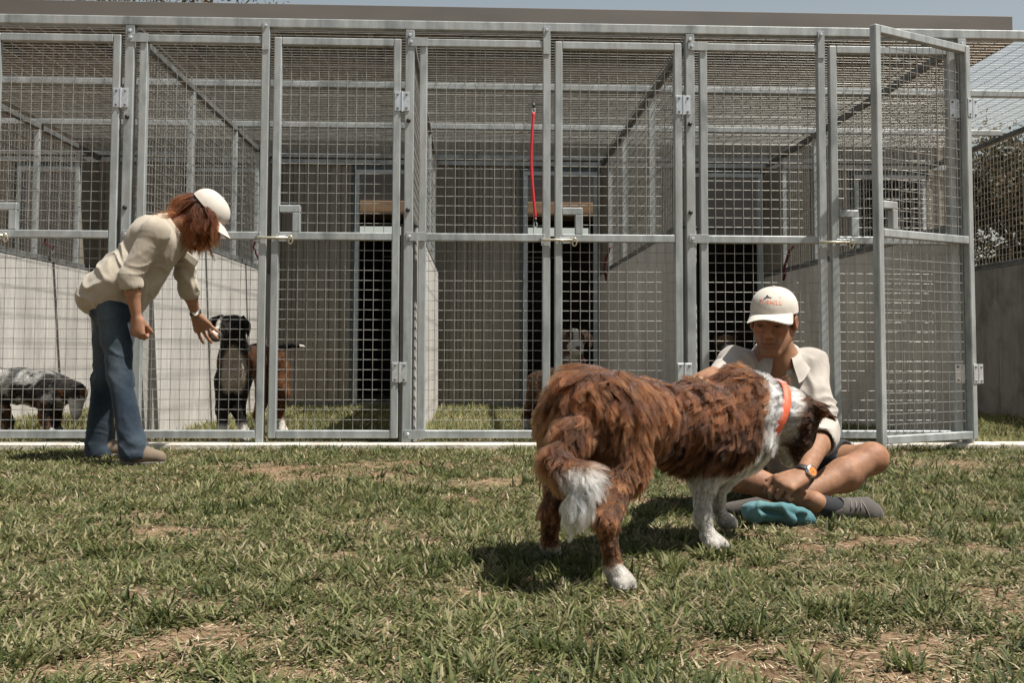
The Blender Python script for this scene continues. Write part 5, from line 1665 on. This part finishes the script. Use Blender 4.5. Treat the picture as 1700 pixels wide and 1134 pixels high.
    dogp = [(0.030, 0.013), (0.024, 0.020), (0.020, 0.021), (0.019, 0.029), (0.016, 0.025), (0.015, 0.031), (0.010, 0.024), (0.002, 0.021), (-0.004, 0.0205), (-0.004, 0.0175), (0.006, 0.018), (0.014, 0.018), (0.020, 0.016), (0.026, 0.011)]
    patch([(x, z) for x, z in dogp], 'emblem')
    patch([(-0.002, 0.0185), (-0.040, 0.0175), (-0.040, 0.0192), (-0.002, 0.0202)], 'emblem_line')
    # shirt: torso, sleeves rolled at the elbow
    s = Clay((0.62, -2.80, 0.02), (1.60, -1.78, 0.66), 0.0054)
    s.ell(v3(chest) + np.array([0, 0.01, 0]), (0.178, 0.125, 0.135), 0.05)
    s.ell(belly, (0.168, 0.130, 0.14), 0.06); s.ell(v3(pelv) + np.array([0, 0, 0.01]), (0.178, 0.140, 0.075), 0.05)
    s.cone(v3(neck) - np.array([0, -0.01, 0.02]), v3(chest), 0.068, 0.11, 0.04)
    for sh, el, wr in ((shL, elL, wrL), (shR, elR, wrR)):
        s.cone(v3(neck) - np.array([0, -0.01, 0.035]), sh, 0.060, 0.066, 0.04)
        s.cone(sh, el, 0.068, 0.060, 0.045)
        d = unit(v3(wr) - v3(el))
        s.cone(el, v3(el) + d * 0.045, 0.060, 0.061, 0.02)
        s.cone(v3(el) + d * 0.035, v3(el) + d * 0.075, 0.064, 0.063, 0.006)
        s.cone(v3(el) + d * 0.088, v3(el) + d * 0.16, 0.055, 0.075, 0.004, op='cut')
    nf = v3(neck) + np.array([-0.012, -0.062, -0.004])
    s.cone(nf + np.array([0, -0.01, 0.05]), nf + np.array([0.008, -0.012, -0.145]), 0.056, 0.008, 0.004, op='cut')
    s.cone(v3(neck) + np.array([0, 0, -0.02]), v3(neck) + np.array([0, -0.02, 0.12]), 0.058, 0.07, 0.004, op='cut')
    axL = unit(v3(elL) - v3(shL))
    def wr_(P):
        dl, t = seg_dist(P, shL, elL); inL = sstep(0.13, 0.06, dl)
        f1 = folds(P, axL + np.array([0.35, 0, 0.2]), 0.0075, 19, 31)
        f2 = folds(P, (0.35, 0.1, 0.9), 0.008, 17, 40)
        return f1 * inL + f2 * (1 - inL) + folds(P, (0.9, 0.2, -0.4), 0.005, 14, 52)
    s.warp(wr_)
    shirt, SV, SQ = skin_obj('shirt', s, M['man_shirt'], root, 2)
    NF = Frame(v3(neck) + np.array([0.0, -0.004, 0.036]), (-0.05, -0.92, -0.25), (0, -0.28, 0.95))
    collar_leaf(NF, 0.068, 0.126, 0.046, 24, M['man_shirt'], root, tip=0.03, stand=0.016)
    sb = BVHTree.FromPolygons([Vector(p) for p in SV], [tuple(int(i) for i in q) for q in SQ])
    PF = Frame((1.158, -2.550, 0.436), (0.1, -1, 0.0), (0, 0, 1))
    drape_text('pocket_lettering', 'TURHILL', 0.018, PF, sb, M['orange_print'], root, -0.03)
    for px in ((1.070, -2.500, 0.398), (1.065, -2.500, 0.331)):
        h = sb.ray_cast(Vector(px), Vector((0, 1, 0)), 0.8)
        if h[0] is not None: blob('button', h[0], (0.006, 0.003, 0.006), M['cap'], root, seg=8)
    # shorts
    s = Clay((0.75, -2.40, 0.0), (1.66, -1.78, 0.36), 0.008)
    s.ell(pelv, (0.168, 0.130, 0.095), 0.04)
    for hip, kn in ((hipL, knL), (hipR, knR)):
        m = v3(hip) * 0.42 + v3(kn) * 0.58
        s.cone(hip, m, 0.098, 0.090, 0.04)
        d = unit(v3(kn) - v3(hip)); s.cone(m + d * 0.075, m + d * 0.2, 0.082, 0.10, 0.0, op='cut')
    s.warp(lambda P: folds(P, (0.8, -0.5, 0), 0.006, 18, 77))
    skin_obj('shorts', s, M['navy'], root, 1)
    # sock and shoe of the near foot
    s = Clay((1.0, -2.66, -0.01), (1.45, -2.36, 0.16), 0.004)
    s.cone((1.197, -2.515, 0.046), (1.278, -2.500, 0.026), 0.0385, 0.036, 0.01)
    skin_obj('sock', s, M['navy'], root, 1)
    s = Clay((1.05, -2.68, -0.02), (1.48, -2.34, 0.16), 0.004)
    s.cone((1.257, -2.500, 0.026), (1.376, -2.490, 0.020), 0.042, 0.044, 0.02); s.cone((1.376, -2.490, 0.020), (1.410, -2.490, 0.012), 0.042, 0.030, 0.02)
    s.cone((1.256, -2.490, -0.000), (1.401, -2.480, -0.006), 0.034, 0.034, 0.02)
    s.cone((1.217, -2.520, 0.071), (1.258, -2.510, 0.045), 0.030, 0.034, 0.0, op='cut')
    s.warp(lambda P: folds(P, (1, 0, 0), 0.003, 34, 12))
    sh_, V1, Q1 = skin_obj('shoe', s, M['canvas'], root, 1)
    s = Clay((1.05, -2.68, -0.02), (1.50, -2.34, 0.16), 0.004)
    a, b = v3((1.255, -2.470, -0.024)), v3((1.431, -2.470, -0.012))
    s.cone(a, b, 0.016, 0.020, 0.0); s.cone(b, b + np.array([0.004, 0, 0.02]), 0.020, 0.014, 0.01)
    o, _, _ = skin_obj('sole', s, M['sole'], root, 1); o.parent = sh_; o.location = (0, 0, 0)
    shb = BVHTree.FromPolygons([Vector(p) for p in V1], [tuple(int(i) for i in q) for q in Q1])
    def on_shoe(x, z): 
        h = shb.ray_cast(Vector((x, -2.8, z)), Vector((0, 1, 0)), 0.6)
        return h[0]
    sa, sb_ = v3((1.261, -2.500, 0.026)), v3((1.406, -2.500, 0.014))
    for f_ in (0.30, 0.42, 0.54):
        lp = []
        for dz in np.linspace(0.015, 0.050, 5):
            p = on_shoe(sa[0] + (sb_[0] - sa[0]) * f_ + dz * 0.25, sa[2] + dz - 0.01)
            if p is not None: lp.append(p - Vector((0, 0.001, 0)))
        if len(lp) > 2: MB().tube(lp, 0.0026, 5).build('lace', M['sole'], sh_, True)
    lp = []
    for dz in np.linspace(-0.03, 0.045, 8):
        p = on_shoe(sa[0] + (sb_[0] - sa[0]) * 0.72 - dz * 0.4, sa[2] + dz)
        if p is not None: lp.append(p)
    if len(lp) > 2: MB().tube(lp, 0.003, 5).build('seam', M['sole'], sh_, True)
    # other foot, tucked under
    s = Clay((0.80, -2.55, -0.02), (1.20, -2.20, 0.14), 0.005)
    s.cone((1.064, -2.350, 0.012), (0.955, -2.300, -0.013), 0.040, 0.036, 0.02)
    skin_obj('shoe', s, M['canvas'], root, 1)
    # watch on the near wrist
    WF = Frame(v3(wrL) + fa * -0.012, (0.42, -0.80, 0.35), fa)
    watch('watch', WF, 0.032, M['dial_orange'], root, 0.029)
    # teal fabric pouch on the grass
    return root
seated_man()

def teal_pouch():
    s = Clay((0.80, -2.75, -0.02), (1.30, -2.35, 0.14), 0.004)
    s.cone((0.971, -2.580, 0.032), (1.113, -2.600, 0.022), 0.034, 0.032, 0.02, flat=(0, 0, 1), ff=1.0)
    s.cone((0.952, -2.560, 0.033), (1.077, -2.520, 0.022), 0.028, 0.030, 0.03)
    s.cone((1.105, -2.600, 0.018), (1.145, -2.610, 0.004), 0.026, 0.014, 0.02)
    s.cone((0.974, -2.600, 0.059), (1.116, -2.630, 0.037), 0.017, 0.014, 0.003)
    s.cone((1.045, -2.620, 0.046), (1.075, -2.640, 0.017), 0.010, 0.008, 0.002)
    s.cone((0.961, -2.600, 0.043), (1.120, -2.640, 0.021), 0.006, 0.006, 0.003, op='cut')
    s.warp(lambda P: folds(P, (0.8, 0.3, 0.3), 0.0055, 16, 90) + folds(P, (0.2, 0.9, 0.3), 0.003, 20, 91))
    V, Q = s.skin(1)
    m = cloth_mat('teal_fabric', (0.045, 0.125, 0.140), (0.095, 0.20, 0.215), bump=0.3)
    o = from_np('pouch', V, Q, m, True)
    tag(o, 'crumpled teal fabric pouch on the grass by the man\'s hand', 'pouch')
teal_pouch()

def bending_woman():
    root = thing('person', 'woman with red hair in cap, khaki shirt and jeans bending towards the black dog', 'person', (-1.95, -0.63, 0.0))
    base = np.array([0.27, 0.140, 0.085])
    HF = Frame((-1.433, -0.600, 1.295), (0.66, -0.10, -0.74), (0.75, 0.05, 0.66))
    neck = (-1.585, -0.610, 1.257); chest = (-1.690, -0.610, 1.137); waist = (-1.800, -0.610, 0.975); pelv = (-1.898, -0.610, 0.840)
    shN = (-1.632, -0.800, 1.182); elN = (-1.744, -0.830, 0.943); wrN = (-1.716, -0.800, 0.739)
    shF = (-1.619, -0.420, 1.168); elF = (-1.585, -0.360, 0.932); wrF = (-1.577, -0.220, 0.773)
    hipN = (-1.865, -0.700, 0.801); knN = (-1.804, -0.760, 0.421); anN = (-1.708, -0.840, 0.085)
    hipF = (-1.942, -0.520, 0.809); knF = (-1.988, -0.480, 0.419); anF = (-2.022, -0.440, 0.047)
    c = Clay((-2.35, -1.02, 0.0), (-1.10, -0.02, 1.46), 0.0055)
    sculpt_head(c, HF, 0.95, False)
    c.cone(HF(0, -0.03, -0.06), neck, 0.048, 0.052, 0.03)
    c.cone(neck, chest, 0.055, 0.10, 0.05); c.ell(chest, (0.11, 0.15, 0.12), 0.05)
    c.cone(chest, waist, 0.10, 0.095, 0.05); c.cone(waist, pelv, 0.095, 0.12, 0.05)
    for sh, el, wr in ((shN, elN, wrN), (shF, elF, wrF)):
        c.cone(chest, sh, 0.05, 0.045, 0.04)
        c.cone(sh, el, 0.044, 0.038, 0.03)
        m = v3(el) * 0.65 + v3(wr) * 0.35
        c.cone(el, m, 0.036, 0.037, 0.02); c.cone(m, wr, 0.037, 0.0245, 0.02)
    hand(c, wrN, (0.10, -0.05, -1), (0.25, 0.95, 0), (1, -0.15, 0), (68, 85, 60), 0.0, 0.95, thumb=(0.75, 0.35, 0.75))
    hand(c, wrF, (0.42, 0.30, -0.80), (0.25, 0.95, 0.3), (-0.85, 0.1, -0.40), ((10, 8, 6), (10, 8, 6), (8, 8, 6), (-4, 6, 6)), 0.85, 1.0, thumb=(0.75, 0.62, 0.1))
    for hip, kn, an in ((hipN, knN, anN), (hipF, knF, anF)):
        c.cone(hip, kn, 0.075, 0.05, 0.04); c.cone(kn, v3(an) + np.array([0, 0, 0.04]), 0.05, 0.034, 0.03)
    skin_obj('body', c, M['skin'], root, 1, lambda V: skin_colours(V, HF, base, False, 0.95))
    for q in (-1, 1):
        e = blob('eye', HF(q * 0.0295, 0.070, 0.0015), (0.0142, 0.0142, 0.0142), M['eyeball'], root, seg=10)
        blob('iris', HF(q * 0.0295, 0.0815, 0.0005), (0.0055, 0.0038, 0.0055), M['eye'], e, seg=8).location = (0, 0, 0)
    CF = Frame(HF(0, 0, -0.006), HF.R[:, 1], HF.R[:, 2])
    make_cap(CF, root, 1.05, tilt=0.10, brim=0.078)
    # shirt
    s = Clay((-2.38, -1.02, 0.72), (-1.40, -0.20, 1.44), 0.006)
    s.cone(v3(neck) - np.array([0.02, 0, 0.015]), chest, 0.062, 0.115, 0.04)
    s.ell(v3(chest) + np.array([-0.012, 0, 0.008]), (0.135, 0.172, 0.145), 0.05)
    s.cone(chest, waist, 0.130, 0.140, 0.05, flat=(0, 1, 0), ff=1.12)
    s.cone(waist, (-1.880, -0.610, 0.875), 0.140, 0.160, 0.05, flat=(0, 1, 0), ff=1.14)
    hem = (-1.992, -0.610, 0.849)
    s.cone((-1.853, -0.610, 0.927), hem, 0.145, 0.098, 0.05, flat=(0, 1, 0), ff=1.45)
    for sh, el, wr in ((shN, elN, wrN), (shF, elF, wrF)):
        s.cone(chest, sh, 0.075, 0.066, 0.05)
        s.cone(sh, el, 0.066, 0.056, 0.035)
        d = unit(v3(el) * 0.55 + v3(wr) * 0.45 - v3(el))
        s.cone(v3(el) - d * 0.005, v3(el) + d * 0.040, 0.061, 0.060, 0.006)
        s.cone(v3(el) + d * 0.052, v3(el) + d * 0.13, 0.048, 0.072, 0.004, op='cut')
    ax = unit(v3(chest) - v3(pelv))
    s.box(v3(pelv) - ax * 0.30 + np.array([0.0, 0, -0.035]), (0.40, 0.5, 0.205), 0.0, 0.004, Frame((0, 0, 0), (0, 1, 0), np.array([0.12, 0, 1.0])).R, 'cut')
    s.cone(neck, HF(0, -0.03, -0.05), 0.054, 0.062, 0.004, op='cut')
    axN = unit(v3(elN) - v3(shN))
    def wr_(P):
        dl, t = seg_dist(P, shN, elN); a = sstep(0.10, 0.05, dl); dl2, _ = seg_dist(P, shF, elF); a2 = sstep(0.10, 0.05, dl2)
        f1 = folds(P, axN + np.array([0.3, 0, 0.3]), 0.010, 22, 31); f2 = folds(P, (0.8, 0.0, 0.75), 0.0075, 15, 44)
        return f1 * np.maximum(a, a2) + f2 * (1 - np.maximum(a, a2))
    s.warp(wr_)
    shirt, SV, SQ = skin_obj('shirt', s, M['woman_shirt'], root, 2)
    NF = Frame(v3(neck) + np.array([0.012, 0, -0.005]), (0.70, 0, -0.70), (0.72, 0, 0.70))
    collar_leaf(NF, 0.062, 0.105, 0.040, 20, M['woman_shirt'], root)
    sb = BVHTree.FromPolygons([Vector(p) for p in SV], [tuple(int(i) for i in q) for q in SQ])
    # chest pocket flap with its button
    vs = []; fs = []
    c0 = [(-1.482, -1.200, 1.084), (-1.421, -1.200, 1.038), (-1.443, -1.200, 1.001), (-1.498, -1.200, 1.049)]
    n = 6
    for i in range(n + 1):
        for j in range(n + 1):
            u, w = i / n, j / n
            p = (v3(c0[0]) * (1 - u) + v3(c0[1]) * u) * (1 - w) + (v3(c0[3]) * (1 - u) + v3(c0[2]) * u) * w
            h = sb.ray_cast(Vector(p), Vector((0, 1, 0)), 1.0)
            vs.append((h[0] - Vector((0, 0.005, 0))) if h[0] is not None else Vector(p) + Vector((0, 0.45, 0)))
    for i in range(n):
        for j in range(n): fs.append((i * (n + 1) + j, i * (n + 1) + j + 1, (i + 1) * (n + 1) + j + 1, (i + 1) * (n + 1) + j))
    fl = MB().add(vs, fs).build('pocket_flap', M['woman_shirt'], None, True); put(fl, root)
    so = fl.modifiers.new('thick', 'SOLIDIFY'); so.thickness = 0.003
    h = sb.ray_cast(Vector((-1.441, -1.200, 1.044)), Vector((0, 1, 0)), 1.0)
    if h[0] is not None: blob('button', h[0] - Vector((0, 0.006, 0)), (0.007, 0.004, 0.007), M['black_plastic'], root, seg=8)
    # flared jeans
    s = Clay((-2.36, -1.02, 0.0), (-1.50, -0.22, 1.02), 0.006)
    s.ell(pelv, (0.120, 0.140, 0.11), 0.04)
    s.ell(v3(pelv) + np.array([-0.04, 0, -0.04]), (0.085, 0.13, 0.10), 0.04)
    for hip, kn, an, w in ((hipN, knN, anN, 0.068), (hipF, knF, anF, 0.074)):
        m = v3(hip) * 0.55 + v3(kn) * 0.45
        s.cone(hip, m, 0.094, 0.078, 0.03); s.cone(m, kn, 0.078, 0.059, 0.03)
        b = v3(an) + np.array([0.0, 0, 0.0]); s.cone(kn, b, 0.058, w, 0.02); s.cone(b, b + np.array([0.012, 0, -0.03]), w, w + 0.008, 0.01)
        s.box(b + np.array([0, 0, -0.115]), (0.2, 0.11, 0.055), 0.0, 0.003, None, 'cut')
    knees = (v3(knN), v3(knF), v3(anN), v3(anF))
    def jf(P):
        w = sum(np.exp(-((P[:, 2] - k_[2]) / 0.07) ** 2) for k_ in (knees[0],)) + 1.3 * np.exp(-((P[:, 2] - 0.12) / 0.09) ** 2)
        return folds(P, (0.25, 0.1, 1), 0.011, 19, 61) * np.minimum(w, 1.3) + folds(P, (0.4, 0.1, 0.8), 0.003, 12, 66)
    s.warp(jf)
    def jc(V):
        n = fbm(V * 9, 3, 2)
        fade_sunlit = np.zeros(len(V))
        for hip, kn in ((hipN, knN), (hipF, knF)):
            d, t = seg_dist(V, v3(hip) + np.array([-0.02, -0.08, 0]), v3(kn) + np.array([-0.01, -0.06, 0.02])); fade_sunlit = np.maximum(fade_sunlit, np.exp(-(d / 0.06) ** 2))
        fade_sunlit = np.maximum(fade_sunlit, 0.35 * np.exp(-((V[:, 2] - 0.1) / 0.09) ** 2))  # lighter hems: sun on the lower legs painted into the denim
        w = np.clip(0.75 * fade_sunlit + 0.5 * (n - 0.5), 0, 1)[:, None]
        return np.array([0.010, 0.019, 0.031]) * (1 - w) + np.array([0.062, 0.082, 0.096]) * w
    jeans, JV, JQ = skin_obj('jeans', s, M['denim'], root, 1, jc)
    # boots
    for an in (anN, anF):
        g = np.array([an[0], an[1], 0.0])
        s = Clay(g - np.array([0.14, 0.1, 0.02]), g + np.array([0.24, 0.1, 0.16]), 0.005)
        s.cone(g + np.array([-0.03, 0, 0.05]), g + np.array([0.06, 0, 0.045]), 0.042, 0.042, 0.02)
        s.cone(g + np.array([0.06, 0, 0.043]), g + np.array([0.135, -0.005, 0.032]), 0.043, 0.034, 0.02)
        s.cone(g + np.array([-0.01, 0, 0.06]), g + np.array([0.0, 0, 0.14]), 0.045, 0.042, 0.02)
        s.box(g + np.array([0, 0, -0.05]), (0.3, 0.2, 0.055), 0.0, 0.0, None, 'cut')
        bo, _, _ = skin_obj('boot', s, M['suede'], root, 1)
        s = Clay(g - np.array([0.14, 0.1, 0.03]), g + np.array([0.24, 0.1, 0.06]), 0.005)
        s.cone(g + np.array([-0.035, 0, 0.008]), g + np.array([0.13, -0.004, 0.006]), 0.042, 0.038, 0.0, flat=(0, 0, 1), ff=0.35)
        o, _, _ = skin_obj('sole', s, M['sole'], root, 1); o.parent = bo; o.location = (0, 0, 0)
    fa = unit(v3(wrF) - v3(elF))
    watch('watch', Frame(v3(wrF) - fa * 0.012, (0.25, -0.93, 0.1), fa), 0.029, M['dial_white'], root, 0.027)
    # long red-brown hair falling from under the cap
    hc = Clay(HF.o - 0.17, HF.o + 0.17, 0.006)
    hc.ell(HF(0, -0.026, 0.016), (0.080, 0.090, 0.085), 0.0, HF.R)
    hc.ell(HF(0, -0.06, -0.05), (0.062, 0.045, 0.055), 0.03, HF.R)
    hc.ell(HF(0, 0.105, -0.03), (0.074, 0.075, 0.15), 0.01, HF.R, 'cut')
    V, Q = hc.skin(1)
    M['hair_red'] = noisy_mat('red_brown_hair', (0.045, 0.016, 0.008), (0.10, 0.036, 0.016), 40, rough=0.5, bump=0.5, stretch=(3, 3, 0.6))
    ho = put(from_np('hair', V, Q, M['hair_red'], True), root)
    rng = np.random.default_rng(4)
    back = v3((-1.672, -0.640, 1.304)); 
    def props(P, Nn):
        q = HF.inv(P)
        ln = np.where(q[:, 2] > 0.055, 0.0, 0.165) * np.where(q[:, 1] < -0.045, 0.95, 0.95) * (0.5 + 1.0 * vnoise(P * 42, 6)) * np.where(q[:, 1] > 0.035, 0.0, 1.0)
        fl = np.tile(np.array([-0.04, -0.02, -1.0]), (len(P), 1))
        m = (q[:, 1] < -0.055)
        fl[m] = np.array([-0.95, -0.05, -0.16]) + 0.25 * Nn[m]
        near = (Nn[:, 1] < -0.1)
        n = fbm(P * 14, 2, 3)[:, None]
        col = np.array([0.010, 0.0025, 0.001]) * (1 - n) + np.array([0.16, 0.045, 0.013]) * n
        return ln, fl, col, np.full(len(P), 0.35)
    f = make_fur('hair_strands', V, Q, 17000, props, M['fur'], None, rng, 300, pts=9, r0=0.0009, r1=0.0003, droop=0.7, clump_amt=0.8, wob=0.75, wave=0.16)
    f.parent = ho
    tag(f, kind='stuff')
    return root
bending_woman()

# ------------------------------------------------------------------ leads hanging in the runs
def lead(name, label, pts, r, mat, clips):
    t = thing(name, label, 'lead', pts[-1])
    P = [Vector(p) for p in pts]; sm = []
    for i in range(len(P) - 1):
        p0 = P[max(i - 1, 0)]; p1 = P[i]; p2 = P[i + 1]; p3 = P[min(i + 2, len(P) - 1)]
        for k in range(6):
            u = k / 6
            sm.append(0.5 * ((2 * p1) + (p2 - p0) * u + (2 * p0 - 5 * p1 + 4 * p2 - p3) * u * u + (3 * p1 - p0 - 3 * p2 + p3) * u ** 3))
    sm.append(P[-1])
    put(MB().tube(sm, r, 8).build('cord', mat, None, True), t)
    for cpos in clips:
        cpos = Vector(cpos)
        ring = [cpos + Vector((0.009 * math.cos(a), -0.002, -0.012 + 0.018 * math.sin(a))) for a in np.linspace(0, 2 * math.pi, 13)[:-1]]
        put(MB().tube(ring, 0.003, 6, closed=True).build('clip', M['zinc'], None, True), t)
        mb = MB(); mb.bar(cpos + Vector((0, 0, 0.005)), cpos + Vector((0, 0, 0.032)), 0.0085, 8, caps=True)
        put(mb.build('ferrule', M['black_plastic'], None, True), t)
    return t
lead('dog_lead', 'long bright red lead hooked on the mesh panel left of centre', [(0.363, 0.012, 2.025), (0.353, 0.010, 1.880), (0.349, 0.012, 1.714), (0.361, 0.010, 1.530), (0.376, 0.012, 1.377)], 0.0085, M['red'],
     [(0.363, 0.012, 2.047), (0.376, 0.012, 1.347)])
def slack(y0, z0, x, label, seed, k=1.0):
    rnd = random.Random(seed)
    pts = []
    for i in range(7):
        u = i / 6
        pts.append((x - 0.055 - 0.03 * math.sin(u * 3.14) + rnd.uniform(-0.01, 0.01), y0 + 0.30 * k * u + rnd.uniform(-0.02, 0.02) * k, z0 - 0.30 * k * u))
    lead('rope_lead', label, pts, 0.013 if k > 0.9 else 0.008, M['rope'], [pts[-1]])
    return
slack(3.16, 1.54, POST['C'], 'dark red rope lead looped over the wall behind the brown dog', 1)
slack(3.12, 1.56, POST['D'], 'dark red rope lead hanging just above the man\'s cap', 2)
slack(2.75, 1.58, POST['Z'] + 0.11, 'small dark red rope lead on the far left partition wall', 3, 0.45)
slack(3.3, 1.58, POST['A'] + 0.11, 'dark red rope lead on the wall right of the woman\'s cap', 4, 0.5)
